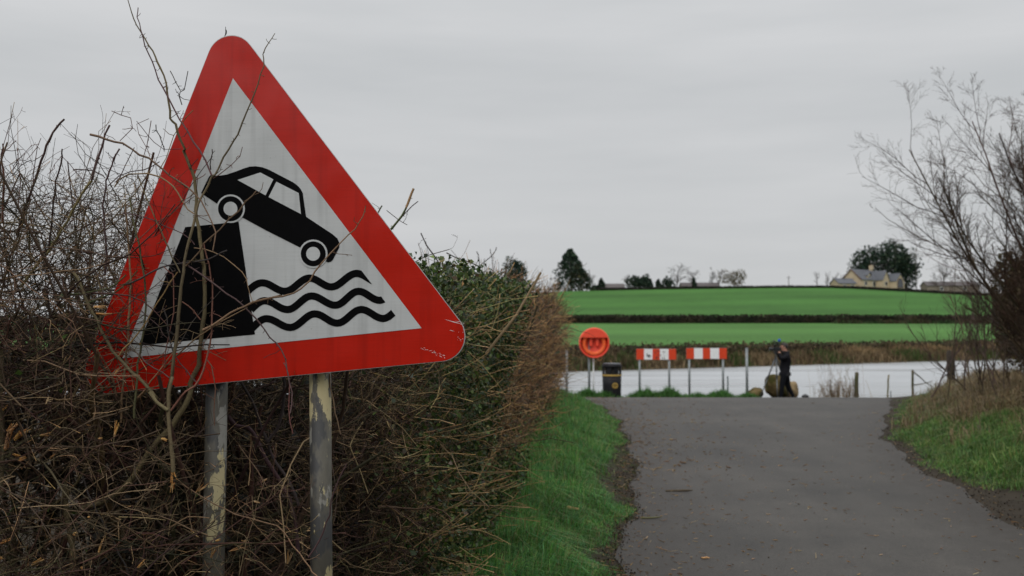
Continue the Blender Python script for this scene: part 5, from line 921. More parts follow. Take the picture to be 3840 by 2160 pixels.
def board(pxl, pxr, row_t, row_b, legs, Y, label, scuffed):
    b = gpt((pxl + pxr) / 2, Y); o = empty("striped_barrier_board", b); tag(o, label, "barrier board", "striped barrier boards at the quay")
    xl, xr = at(pxl, 1300, Y).x - b.x, at(pxr, 1300, Y).x - b.x
    zt, zb = zrow(row_t, Y) - b.z, zrow(row_b, Y) - b.z
    MB().box(xl, xr, -.004, .012, zb, zt, .003).build("backing", M['alu'], o)
    ws = np.cumsum([0, .19, .215, .185, .22, .19]); ws = ws / ws[-1]
    for k in range(5):
        a, c = xl + (xr - xl) * ws[k], xl + (xr - xl) * ws[k + 1]
        MB().box(a + .001, c - .001, -.0085, -.0045, zb + .004, zt - .004).build("stripe", M['board_red'] if k % 2 == 0 else M['board_white'], o)
    for px in legs:
        x = at(px, 1300, Y).x - b.x
        MB().cyl((x, .055, -.3), (x, .055, zt - .03), .034, n=14).build("leg", M['galv'], o, True)
        MB().box(x - .05, x + .05, .0125, .03, (zt + zb) / 2 - .02, (zt + zb) / 2 + .02).build("bracket", M['galv_dark'], o)
    if scuffed:
        mb = MB(); R_ = random.Random(3)
        for k in range(34):
            f = R_.choice([.27, .31, .33, .5, .53, .56, .58, .68, .71]) + R_.uniform(-.03, .03)
            x = xl + (xr - xl) * f; z = zb + (zt - zb) * R_.uniform(.12, .85); s = R_.uniform(.008, .028)
            n_ = 7; mb.poly([Vector((x + math.cos(6.283 * i / n_) * s * R_.uniform(.5, 1.4), -.0105, z + math.sin(6.283 * i / n_) * s * R_.uniform(.4, 1.2))) for i in range(n_)])
        tag(mb.build("scuff_marks", M['smudge'], o), kind='stuff')
    return o
board(2386.5, 2535, 1308, 1349, (2399, 2510), 29.9, "red and white striped board, scuffed with black marks, nearest the litter bin", True)
board(2573.5, 2725, 1305, 1346, (2585.5, 2712), 29.9, "clean red and white striped board, the one nearer the person", False)

# lifebuoy in its orange housing -------------------------------------------
LBY = 29.6
b = gpt(2210, LBY); lb = empty("lifebuoy_housing", b); tag(lb, "round orange-red lifebuoy housing on a grey post by the river", "lifebuoy housing")
c = at(2227.6, 1286, LBY) - b; RAD = .45
MB().cyl((0, .1, -.3), (0, .1, c.z + .2), .036, n=14).build("post", M['galv'], lb, True)
cy = c.y
prof = [(0.0, .13), (RAD * .80, .13), (RAD * .93, .10), (RAD, .04), (RAD * 1.01, -.10), (RAD * .985, -.13), (RAD * .93, -.135), (RAD * .90, -.11), (RAD * .89, .06), (RAD * .84, .075), (0, .075)]
MB().lathe(prof, 'Y', 40, (c.x, cy, c.z)).build("shell", M['orange'], lb, True)
mb = MB(); n_ = 22; a0 = math.radians(22)          # hood: the closed upper segment
pts = [Vector((c.x + RAD * .95 * math.cos(a0 + (math.pi - 2 * a0) * k / n_), cy - .15, c.z + RAD * .95 * math.sin(a0 + (math.pi - 2 * a0) * k / n_))) for k in range(n_ + 1)]
mb.poly(pts, Vector((0, .05, 0)))
bmesh.ops.triangulate(mb.bm, faces=[f for f in mb.bm.faces if len(f.verts) > 4])
mb.build("hood", M['orange'], lb)
mb = MB()
for sx in (-1, 1):
    mb.box(c.x + sx * .095 - .045, c.x + sx * .095 + .045, cy - .06, cy + .07, c.z - .10, c.z + .20, .02)
mb.build("hub", M['orange'], lb)
ring = MB(); rr, rt = RAD * .66, .055
prof = [(rr + rt * math.cos(a), rt * math.sin(a)) for a in np.linspace(0, 2 * math.pi, 13)]
buoy_o = empty("lifebuoy", b + Vector((c.x, cy - .03, c.z - .02))); tag(buoy_o, "orange ring lifebuoy seated inside the round housing", "lifebuoy")
ring.lathe(prof, 'Y', 36).build("ring", M['buoy'], buoy_o, True)
mb = MB(); rp = [(rr * 1.13 * math.cos(a), -.045 + .012 * math.sin(9 * a), rr * 1.13 * math.sin(a) ) for a in np.linspace(math.pi * 1.05, math.pi * 1.95, 18)]
mb.tube(rp, .008).build("grab_rope", M['rope'], buoy_o)
MB().tube([(c.x + .05, cy - .09, c.z - .43), (c.x + .14, cy - .1, c.z - .52), (c.x + .2, cy - .09, c.z - .5), (c.x + .23, cy - .08, c.z - .4)], .009).build("rope_tail", M['rope'], lb)

# litter bin -----------------------------------------------------------------
b = gpt(2294, 29.4); bn = empty("litter_bin", b); tag(bn, "black round litter bin with gold band and gold emblem", "litter bin")
bh = zrow(1364, 29.4) - b.z; br_ = .282
MB().lathe([(0, -.02), (br_ * .93, -.02), (br_ * .95, .03), (br_ * .97, .4), (br_, bh - .36), (0, bh - .36)], 'Z', 36).build("body", M['bin_black'], bn, True)
MB().lathe([(br_ * 1.005, bh - .36), (br_ * 1.03, bh - .35), (br_ * 1.03, bh - .32), (br_ * 1.005, bh - .31)], 'Z', 36).build("gold_band", M['gold'], bn)
for k in range(8):                                 # uprights between the openings
    a = math.pi / 8 + k * math.pi / 4
    mb = MB(); mb.box(br_ * .93, br_ * .99, -.062, .062, bh - .36, bh - .10, .01)
    bmesh.ops.rotate(mb.bm, verts=mb.bm.verts, cent=(0, 0, 0), matrix=Matrix.Rotation(a, 3, 'Z')); mb.build("upright", M['bin_black'], bn)
MB().cyl((0, 0, bh - .36), (0, 0, bh - .1), br_ * .7, n=20).build("liner", M['inside'], bn, True)
MB().lathe([(br_ * .8, bh - .11), (br_ * 1.04, bh - .11), (br_ * 1.04, bh - .06), (br_ * .98, bh - .01), (br_ * .9, bh), (0, bh + .01)], 'Z', 36).build("lid", M['bin_black'], bn, True)
MB().lathe([(br_ * .92, bh + .004), (br_ * .85, bh + .016), (0, bh + .02)], 'Z', 30).build("stubber_plate", M['bin_lid'], bn)
ex, ez = .065, bh * .385
ey = -math.sqrt((br_ * .985) ** 2 - ex ** 2) - .012
em = MB()
for k in range(24):
    a0, a1 = 2 * math.pi * k / 24, 2 * math.pi * (k + 1) / 24
    r_o = .088 if k % 2 else .078
    em.poly([Vector((ex + r * math.cos(a), ey + .003, ez + r * math.sin(a))) for r, a in ((.05, a0), (r_o, a0), (r_o, a1), (.05, a1))])
em.poly([Vector((ex + .022 * math.cos(a), ey, ez + .026 * math.sin(a))) for a in np.linspace(0, 2 * math.pi, 10, endpoint=False)])
emblem = em.build("emblem", M['gold'], bn)
for (xx, zz, wd, hh) in ((0, bh - .46, .24, .035),):          # faint worn lettering line
    lt = MB()
    for k in range(6):
        x0 = xx - wd / 2 + k * wd / 6
        y0 = -math.sqrt((br_ * 1.0) ** 2 - (x0 + .015) ** 2) - .006
        lt.box(x0, x0 + .026, y0 - .002, y0 + .002, zz, zz + hh)
    tag(lt.build("worn_lettering", pmat("worn_letters", (.05, .03, .03), rough=.6), bn), kind='stuff')

# wooden posts on the right ---------------------------------------------------
def wood_post(name, px, Y, row_top, r, mat, label, lean=0., taper=.9, square=False):
    b = gpt(px, Y); h = zrow(row_top, Y) - b.z
    o = empty(name, b); tag(o, label, "fence post", "old posts by the water")
    mb = MB(); pts = [Vector((lean * k / 5 + random.uniform(-.008, .008), random.uniform(-.008, .008), -.2 + (h + .2) * k / 5)) for k in range(6)]
    mb.tube(pts, r, r * taper, 7 if not square else 4).build("shaft", mat, o, not square)
    mb = MB(); mb.ball((lean, 0, h), r * taper * .98, 1, (1, 1, .35)); mb.build("weathered_top", mat, o)
    return o
wood_post("wooden_post", 3209, 30.2, 1398, .066, M['mosswood'], "thick mossy wooden post beside the dead weeds at the waterside", .02)
wood_post("wooden_stake", 3324, 27.8, 1406, .024, M['palewood'], "thin pale wooden stake leaning slightly at the tarmac's right end", .05)
wood_post("metal_peg", 3340, 26.2, 1466, .013, M['galv_dark'], "short dark metal peg at the right end of the tarmac", -.02)
p_ = wood_post("wooden_post", 3421, 27, 1388, .034, M['mosswood'], "slim mossy wooden post at the left end of the brambles", 0)
MB().tube([(.0, 0, .72), (.2, 0, .56), (.36, .05, .42), (.55, .05, .3)], .018, .01).build("mossy_rail", M['mosswood'], p_)
MB().tube([(.02, 0, .35), (.25, 0, .38), (.45, .05, .42), (.55, .05, .46)], .016, .008).build("mossy_rail", M['mosswood'], p_)
wood_post("wooden_post", 3556, 23.5, 1316, .055, M['darkwood'], "tall dark gatepost standing out of the brambles", .02)
wood_post("wooden_post", 3576, 23.8, 1345, .05, M['darkwood'], "shorter dark post touching the tall gatepost in the brambles", -.02)

# boulders ---------------------------------------------------------------------
def boulder(px, row_c, Y, rx, ry, rz, seed, label, mat='boulder'):
    c = at(px, row_c, Y); g = float(gz(c.x, Y))
    o = empty("boulder", (c.x, Y, g)); tag(o, label, "boulder", "boulders at the end of the road")
    mb = MB(); mb.ball((0, 0, 0), 1.0, 4)
    R_ = random.Random(seed); ph = [R_.uniform(0, 6) for _ in range(9)]
    for v in mb.bm.verts:
        p = v.co; d = 1 + .10 * math.sin(2.3 * p.x + ph[0] + 1.7 * p.z) + .08 * math.sin(3.1 * p.y + ph[1] + 2 * p.z) + .05 * math.sin(6.1 * p.x - 3 * p.z + ph[4]) + .04 * math.sin(5 * p.z + 4 * p.x + ph[2]) + .02 * math.sin(11 * p.x + 9 * p.y + ph[3])
        q = p * d; q.x = max(q.x, -.82); v.co = Vector((q.x * rx, q.y * ry, max(q.z, -.9) * rz + (c.z - g)))
    mb.build("rock", M[mat], o, True)
boulder(2912, 1452, 32.0, .40, .40, .38, 4, "large dark mossy boulder behind the tripod")
boulder(2960, 1462, 32.5, .30, .35, .34, 9, "pale tan boulder showing behind the person's rear leg", 'boulder_tan')
boulder(2834, 1476, 31.8, .24, .28, .18, 6, "low mossy boulder at the left of the boulder group")

# dead weeds at the waterside ----------------------------------------------------
b = gpt(3140, 30.4); n = 130
P0 = np.stack([rng.normal(0, .35, n), rng.normal(0, .15, n), np.full(n, -.05)], 1); D = rng.normal(0, .22, (n, 3)); D[:, 2] = 1
tall = rng.random(n) < .28
P = walk(P0, D, np.where(tall, rng.uniform(.9, 1.7, n), rng.uniform(.25, .7, n)), 6, .08)
t1 = tubes(P, np.where(tall, .005, .009)[:, None] * np.linspace(1, .4, 6)[None, :], pick([(.30, .22, .13), (.22, .15, .09), (.36, .27, .16)], n))
k = rng.integers(0, n, 260); t2 = tubes(walk(P[k, rng.integers(2, 6, 260)], rng.normal(0, 1, (260, 3)) + np.array([0, 0, .8]), rng.uniform(.08, .3, 260), 4, .2), np.full((260, 4), .0035), pick([(.28, .2, .12)], 260))
Vv, Ff, Cc = join_np([t1, t2])
o = link("dead_weeds", mesh_np("dead_weeds", Vv, Ff, M['drygrass'], Cc)); o.location = b
tag(o, "clump of tall dry straw-coloured weed stalks at the waterside", "weeds")
b = gpt(3018, 31.0)
mb = MB(); mb.ball((0, 0, .0), .1, 3, (1.15, .8, .72)); mb.box(-.03, .03, -.02, .02, .05, .085, .008)
o = mb.build("kit_bag", M['camera_black'], None, True); o.location = b + Vector((0, 0, .06)); tag(o, "small dark bag on the ground right of the person", "bag")

# ------------------------------------------------------------------ the person filming
PY = 31.0
def pp(px, row, dy=0.0): return at(px, row, PY + dy) - PB
PB = gpt(2945, PY)
person = empty("person", PB)
tag(person, "person in black jacket and trousers filming through a camera on a tripod", "person")
def body_mesh():
    J = {  # joint: (point, radius)
        'pelvis': (pp(2943, 1402), .165), 'waist': (pp(2943, 1385), .16), 'chest': (pp(2945, 1357), .185), 'upper': (pp(2949, 1336), .17),
        'neck': (pp(2944, 1321), .085), 'head0': (pp(2940, 1311), .085), 'head1': (pp(2938, 1302), .105), 'head2': (pp(2940, 1294), .088),
        'hl': (pp(2939, 1412, -.09), .115), 'kl': (pp(2932, 1449, -.10), .08), 'al': (pp(2929, 1487, -.09), .058), 'fl': (pp(2919, 1494, -.09), .04),
        'hr': (pp(2948, 1412, .09), .115), 'kr': (pp(2956, 1451, .12), .08), 'ar': (pp(2975, 1486, .13), .058), 'fr': (pp(2966, 1494, .13), .04),
        'sl': (pp(2953, 1335, -.19), .088), 'el': (pp(2931, 1347, -.27), .068), 'wl': (pp(2922, 1325, -.17), .045), 'pl': (pp(2920, 1315, -.12), .045),
        'sr': (pp(2950, 1334, .19), .088), 'er': (pp(2926, 1346, .27), .068), 'wr': (pp(2917, 1326, .16), .045), 'pr': (pp(2916, 1317, .1), .045)}
    E = [('pelvis', 'waist'), ('waist', 'chest'), ('chest', 'upper'), ('upper', 'neck'), ('neck', 'head0'), ('head0', 'head1'), ('head1', 'head2'),
         ('pelvis', 'hl'), ('hl', 'kl'), ('kl', 'al'), ('al', 'fl'), ('pelvis', 'hr'), ('hr', 'kr'), ('kr', 'ar'), ('ar', 'fr'),
         ('upper', 'sl'), ('sl', 'el'), ('el', 'wl'), ('wl', 'pl'), ('upper', 'sr'), ('sr', 'er'), ('er', 'wr'), ('wr', 'pr')]
    names = list(J)
    me = bpy.data.meshes.new("skeleton")
    me.from_pydata([J[k][0] for k in names], [(names.index(a), names.index(b)) for a, b in E], [])
    o = bpy.data.objects.new("skeleton", me); COL.objects.link(o)
    md = o.modifiers.new("skin", 'SKIN'); md.use_smooth_shade = True
    for i, k in enumerate(names):
        sv = me.skin_vertices[0].data[i]; r = J[k][1]; sv.radius = (r, r); sv.use_root = (k == 'pelvis')
    o.modifiers.new("sub", 'SUBSURF').levels = 2
    dg = bpy.context.evaluated_depsgraph_get(); dg.update()
    res = bpy.data.meshes.new_from_object(o.evaluated_get(dg)); bpy.data.objects.remove(o)
    bm = bmesh.new(); bm.from_mesh(res)
    # fingers: four bent fingers and a thumb on each hand, closed on the camera
    for pk, s in (('pl', -1), ('pr', 1)):
        p = J[pk][0]
        mbf = MB(); mbf.bm.free(); mbf.bm = bm
        for k in range(4):
            z = p.z - .028 + k * .019; L = (.062, .074, .078, .068)[k]
            mbf.tube([Vector((p.x, p.y, z)), Vector((p.x - L * .55, p.y - s * .012, z + .005)), Vector((p.x - L * .9, p.y - s * .04, z + .004)), Vector((p.x - L * .8, p.y - s * .062, z))], .0095, .0075, 6)
        mbf.tube([Vector((p.x + .005, p.y - s * .015, p.z + .02)), Vector((p.x - .015, p.y - s * .045, p.z + .05)), Vector((p.x - .04, p.y - s * .055, p.z + .055))], .011, .009, 6)
    out = bpy.data.meshes.new("body"); bm.to_mesh(out); bm.free()
    co = np.zeros(len(out.vertices) * 3); out.vertices.foreach_get("co", co); co = co.reshape(-1, 3)
    C = np.tile([.012, .012, .015], (len(co), 1)); C[co[:, 2] < J['pelvis'][0].z] = (.008, .009, .012)
    C[co[:, 2] > J['neck'][0].z + .035] = (.42, .22, .16)
    for pk, wk in (('pl', 'wl'), ('pr', 'wr')):
        d = np.linalg.norm(co - np.array(J[pk][0]), axis=1); C[(d < .11) & (co[:, 2] > J[wk][0].z + .005)] = (.45, .26, .19)
    C[co[:, 2] < J['al'][0].z - .02] = (.02, .018, .016)
    a = out.color_attributes.new("Col", 'FLOAT_COLOR', 'POINT'); c4 = np.ones((len(co), 4), np.float32); c4[:, :3] = C; a.data.foreach_set("color", c4.ravel())
    for p in out.polygons: p.use_smooth = True
    out.materials.clear(); out.materials.append(M['cloth_black'])
    return out, J
bm_, J = body_mesh()
link("body", bm_, person)
h = J['head1'][0]
mb = MB(); mb.ball(h + Vector((.028, 0, .035)), .112, 3, (1.0, .95, 1.0))
bmesh.ops.delete(mb.bm, geom=[v for v in mb.bm.verts if (v.co - h).x < -.045 and (v.co - h).z < .085 or (v.co - h).z < -.05], context='VERTS')
mb.build("hair", M['hair'], person, True)
skin = pmat("skin", (.42, .22, .16), rough=.55)
mb = MB()
mb.tube([h + Vector((-.095, 0, .03)), h + Vector((-.125, 0, -.005)), h + Vector((-.10, 0, -.015))], .012, .016, 6)
for s in (-1, 1): mb.ball(h + Vector((.012, s * .1, .0)), .03, 2, (.7, .35, 1))
mb.build("nose_and_ears", skin, person, True)
mb = MB()
for s in (-1, 1): mb.ball(h + Vector((-.088, s * .036, .022)), .012, 2)
mb.build("eyes", M['hair'], person)
mb = MB(); mb.box(-.004, .004, -.024, .024, -.005, .005); o = mb.build("mouth", pmat("lips", (.25, .09, .07), rough=.5), person); o.location = h + Vector((-.098, 0, -.05))
mb = MB(); n_ = J['neck'][0]
prof = [(.115, -.06), (.135, -.02), (.13, .03), (.105, .045), (.10, .0)]
mb.lathe(prof, 'Z', 18, n_ + Vector((.01, 0, 0))).build("hood_collar", pmat("hood_cloth", (.006, .006, .007), rough=.9), person, True)
mb = MB(); pv = J['pelvis'][0]
mb.lathe([(.185, -.06), (.19, -.02), (.18, .05)], 'Z', 18, pv).build("jacket_hem", pmat("jacket_hem", (.012, .012, .015), rough=.85), person, True)

# tripod and camera
TB = gpt(2914, PY - .15); tri = empty("tripod", TB); tag(tri, "tall grey camera tripod in front of the person in black", "tripod")
apex = at(2910, 1338, PY - .15) - TB
feet = (at(2848, 1474, PY - .2) - TB, at(2916, 1493, PY - .5) - TB, at(2962, 1485, PY + .35) - TB)
for f in feet:
    f = Vector((f.x, f.y, float(gz(TB.x + f.x, TB.y + f.y)) - TB.z))
    mid = apex.lerp(f, .5)
    lg = MB().cyl(apex, mid, .024, .022, 10).build("leg", M['tripod'], tri, True)
    MB().cyl(mid.lerp(apex, .03), f, .016, .015, 10).build("lower_tube", M['tripod'], lg, True)
    MB().cyl(mid.lerp(apex, .05), mid.lerp(f, .05), .029, n=10).build("leg_clamp", M['camera_black'], lg)
MB().cyl(apex + Vector((0, 0, -.25)), apex + Vector((0, 0, .12)), .02, n=10).build("centre_column", M['tripod'], tri, True)
MB().box(apex.x - .055, apex.x + .055, apex.y - .05, apex.y + .05, apex.z + .1, apex.z + .17, .015).build("pan_head", M['camera_black'], tri)
MB().cyl(apex + Vector((.02, 0, .12)), apex + Vector((-.06, -.05, -.12)), .012, .016, 8).build("pan_handle", M['camera_black'], tri)
CB = at(2914, 1311, PY - .15)
vc = empty("video_camera", CB); tag(vc, "black video camera mounted on the tripod, at the person's face", "video camera")
MB().box(-.1, .09, -.055, .055, -.05, .075, .015).build("body", M['camera_black'], vc)
MB().cyl((-.1, 0, .015), (-.2, 0, .015), .045, .05, 16).build("lens", M['camera_black'], vc, True)
MB().cyl((-.2, 0, .015), (-.235, 0, .015), .052, .06, 16).build("lens_hood", M['camera_black'], vc, True)
MB().tube([(.07, 0, .075), (.06, 0, .15), (-.02, 0, .17), (-.09, 0, .15), (-.1, 0, .075)], .014, None, 8).build("top_handle", M['camera_black'], vc, True)
MB().box(.085, .13, -.025, .025, .02, .06, .008).build("viewfinder", M['camera_black'], vc)
mc = MB().tube([(.05, 0, .17), (-.02, 0, .22), (-.12, -.02, .28)], .02, .024, 10).build("microphone", M['camera_black'], vc, True)
MB().ball((.07, -.01, .285), .048, 2, (1, 1, 1.1)).build("blue_windshield", M['blue'], vc, True)
MB().tube([(.03, 0, .17), (.06, 0, .25)], .014, None, 8).build("microphone_mount", M['camera_black'], vc)

# ------------------------------------------------------------------ bare tree on the right verge
def bare_tree(base, stems_dirs, L0, r0, levels, seed, cols):
    r = np.random.default_rng(seed)
    S_ = np.array([b for b, d in stems_dirs], float); D = np.array([d for b, d in stems_dirs], float); n = len(S_)
    P = walk(S_, D, L0 * r.uniform(.8, 1.15, n), 10, .085, .03, r)
    R = r0 * r.uniform(.75, 1.15, n)[:, None] * np.linspace(1, .28, 10)[None, :]
    main = tubes(P, R, pick(cols, n, .12, r), 6)
    fine = []
    for (cnt, lf, ang, K, curl, up, rf) in levels:
        n = len(P) * cnt
        pi = np.repeat(np.arange(len(P)), cnt); k = (P.shape[1] - 1) * r.uniform(.18, .97, n); k0 = np.minimum(k.astype(int), P.shape[1] - 2); u = (k - k0)[:, None]
        S_ = P[pi, k0] * (1 - u) + P[pi, k0 + 1] * u
        T = unit(P[pi, k0 + 1] - P[pi, k0]); side = unit(np.cross(T, r.normal(0, 1, (n, 3))))
        D = T * math.cos(ang) + side * math.sin(ang)
        plen = np.linalg.norm(P[:, -1] - P[:, 0], axis=1)[pi]
        L = plen * lf * r.uniform(.5, 1.2, n) * (1.15 - .6 * k / (P.shape[1] - 1))
        Rs = np.maximum(R[pi, k0] * rf, .0019)
        P = walk(S_, D, L, K, curl, up, r)
        R = np.maximum(Rs[:, None] * np.linspace(1, .35, K)[None, :], .0014)
        fine.append(tubes(P, R, pick(cols, n, .15, r), 4 if len(fine) == 0 else 3))
    return main, fine
TREEC = [(.055, .031, .019), (.038, .022, .015), (.068, .044, .023), (.045, .033, .017), (.08, .042, .031)]
TB_ = Vector((8.35, 14.6, float(gz(8.35, 14.6))))
tree = empty("bare_tree", TB_); tag(tree, "large bare many-stemmed tree leaning over the verge at the right edge", "tree")
R_ = np.random.default_rng(5)
sd = []
for k in range(15):
    a = R_.uniform(0, 6.28); rad = R_.uniform(.05, .75)
    bx, by = rad * math.cos(a), rad * math.sin(a) * .8
    sd.append(((bx, by, -.1), (-.42 + .95 * (k / 14) + R_.normal(0, .07), R_.normal(0, .22), 1.0)))
for k in range(3):
    sd.append(((R_.uniform(-.4, .2), R_.normal(0, .3), -.1), (-.46 + R_.normal(0, .04), R_.normal(0, .2), .8)))
main, fine = bare_tree(None, sd, 4.4, .034, [(15, .42, .6, 7, .12, .09, .55), (11, .40, .7, 6, .14, .05, .55), (7, .5, .7, 5, .16, .03, .7)], 21, TREEC)
link("trunk", mesh_np("trunk", main[0], main[1], M['bark'], main[2], True), tree)["kind"] = "stuff"
link("boughs", mesh_np("boughs", *fine[0][:2], M['bark'], fine[0][2], True), tree)["kind"] = "stuff"
Vv, Ff, Cc = join_np(fine[1:])
link("crown", mesh_np("crown", Vv, Ff, M['bark'], Cc), tree)["kind"] = "stuff"

# dense twiggy scrub round the foot of the tree
SB = Vector((8.9, 15.8, float(gz(8.9, 15.8)))); scrub = empty("twiggy_scrub", SB); tag(scrub, "dense purplish-brown twiggy scrub at the foot of the bare tree", "scrub")
sd = [((R_.uniform(-1.7, 1.6), R_.normal(0, .8), -.1), (R_.normal(-.12, .3), R_.normal(0, .25), 1.0)) for k in range(46)]
main, fine = bare_tree(None, sd, 2.1, .014, [(9, .45, .5, 6, .12, .1, .6), (6, .45, .55, 5, .14, .08, .65)], 33, [(.085, .06, .045), (.06, .042, .034), (.11, .08, .05), (.10, .062, .055)])
link("stems", mesh_np("stems", main[0], main[1], M['bark'], main[2], True), scrub)["kind"] = "stuff"
Vv, Ff, Cc = join_np(fine)
link("twigs", mesh_np("twigs", Vv, Ff, M['bark'], Cc), scrub)["kind"] = "stuff"

def leafy(name, px, Y, rows, wpx, cols, n, label, cat="tree", shape='round', size=.5, seed=1, group=None, lumps=6, base=None, core=True):
    """tree or shrub: tapered trunk, limbs, and a crown of leaf clumps. rows = (top, bottom)"""
    r = np.random.default_rng(seed)
    p = at(px, rows[1], Y); zt = at(px, rows[0], Y).z; g = float(gz(p.x, Y)) if base is None else base
    zb = min(g, p.z); H = zt - zb; W = wpx / F_PX * Y
    o = empty(name, (p.x, Y, zb)); tag(o, label, cat, group)
    tr = MB(); tr.tube([(0, 0, -.3), (W * .02, 0, H * .3), (-W * .01, 0, H * .6), (0, 0, H * .88)], H * .035, H * .008, 7)
    for k in range(7):
        a = r.uniform(0, 6.28); h0 = H * r.uniform(.2, .6); L = W * .33
        tr.tube([(0, 0, h0), (L * .5 * math.cos(a), L * .5 * math.sin(a), h0 + L * .25), (L * math.cos(a), L * math.sin(a), h0 + L * .6)], H * .012, H * .004, 5)
    tr.build("trunk", M['poles'], o)
    if shape == 'cone':
        u = r.random(n) ** .75; z = H * (.03 + .97 * u)
        lay = .72 + .28 * np.abs(np.sin(u * 17 + r.uniform(0, 6)))
        rad = W * .5 * (1 - u) ** .8 * lay * np.sqrt(r.uniform(.25, 1, n)) + W * .02
        a = r.uniform(0, 6.28, n); wob = 1 + .22 * np.sin(3 * a + u * 9 + r.uniform(0, 6))
        S_ = np.stack([rad * wob * np.cos(a) + W * .04 * np.sin(u * 6), rad * wob * np.sin(a), z], 1)
    else:
        cs = []; 
        for k in range(lumps):
            a = r.uniform(0, 6.28); q = r.uniform(0, 1) ** .5 * W * .29
            cs.append((q * math.cos(a), q * math.sin(a), H * r.uniform(.34, .68), W * r.uniform(.2, .3), H * r.uniform(.2, .32)))
        cs.append((0, 0, H * .42, W * .42, H * .42))
        S_ = np.zeros((n, 3)); which = r.integers(0, len(cs), n); d = unit(r.normal(0, 1, (n, 3))) * (r.uniform(.35, 1, (n, 1)) ** .4)
        cs = np.array(cs)[which]
        S_ = np.stack([cs[:, 0] + d[:, 0] * cs[:, 3], cs[:, 1] + d[:, 1] * cs[:, 3], np.clip(cs[:, 2] + d[:, 2] * cs[:, 4], H * .01, H * 1.02)], 1)
    S_[:, 2] *= H / S_[:, 2].max()
    Vv, Ff, Cc = cards(S_, size * r.uniform(.6, 1.4, n), pick(cols, n, .25, r), r, aspect=.8, up=.4)
    link("crown", mesh_np("crown", Vv, Ff, M['foliage_far'], Cc), o)["kind"] = "stuff"
    return o
EVER = [(.022, .042, .028), (.032, .055, .035), (.016, .03, .022), (.045, .066, .038)]
OLIVE = [(.05, .05, .028), (.07, .065, .035), (.04, .042, .025)]
leafy("shrub", 3850, 20.5, (935, 1390), 250, [(.075, .065, .03), (.10, .08, .045), (.055, .05, .022), (.12, .08, .05)], 13000, "dense olive-brown shrub behind the bare tree at the right edge", "shrub", size=.07, seed=3, lumps=10)

def far_bare(px, Y, row_top, wpx, label, seed, group="bare trees on the skyline"):
    r = np.random.default_rng(seed); p = gpt(px, Y); H = at(px, row_top, Y).z - p.z; W = wpx / F_PX * Y
    o = empty("bare_tree", p); tag(o, label, "tree", group)
    sd = [((0, 0, -.2), (r.normal(0, .08), r.normal(0, .08), 1.0))]
    tr = walk([(0, 0, -.3)], [(r.normal(0, .06), 0, 1)], H * .85, 8, .05, .05, r)
    tb = tubes(tr, (H * .022 * np.linspace(1, .3, 8))[None], np.array([[.06, .05, .045]]), 6)
    link("trunk", mesh_np("trunk", tb[0], tb[1], M['bark'], tb[2], True), o)
    P, R = tr, (H * .022 * np.linspace(1, .3, 8))[None]
    fine = []
    for (cnt, lf, ang, K) in ((13, .5, .7, 6), (7, .45, .7, 5), (5, .5, .7, 4)):
        n = len(P) * cnt; pi = np.repeat(np.arange(len(P)), cnt); k = (P.shape[1] - 1) * r.uniform(.3, .98, n); k0 = np.minimum(k.astype(int), P.shape[1] - 2); u = (k - k0)[:, None]
        S_ = P[pi, k0] * (1 - u) + P[pi, k0 + 1] * u; T = unit(P[pi, k0 + 1] - P[pi, k0]); sdv = unit(np.cross(T, r.normal(0, 1, (n, 3))))
        L = np.linalg.norm(P[:, -1] - P[:, 0], axis=1)[pi] * lf * r.uniform(.5, 1.1, n)
        Rs = np.maximum(R[pi, k0] * .5, .016); P = walk(S_, T * math.cos(ang) + sdv * math.sin(ang), L, K, .12, .08, r); R = np.maximum(Rs[:, None] * np.linspace(1, .4, K)[None], .014)
        fine.append(tubes(P, R, pick([(.075, .062, .06), (.09, .075, .065)], n, .1, r), 3))
    Vv, Ff, Cc = join_np(fine)
    sx = W / max(1e-3, np.ptp(Vv[:, 0])); Vv[:, 0] *= sx; Vv[:, 2] *= H / Vv[:, 2].max()
    link("crown", mesh_np("crown", Vv, Ff, M['bark'], Cc), o)["kind"] = "stuff"

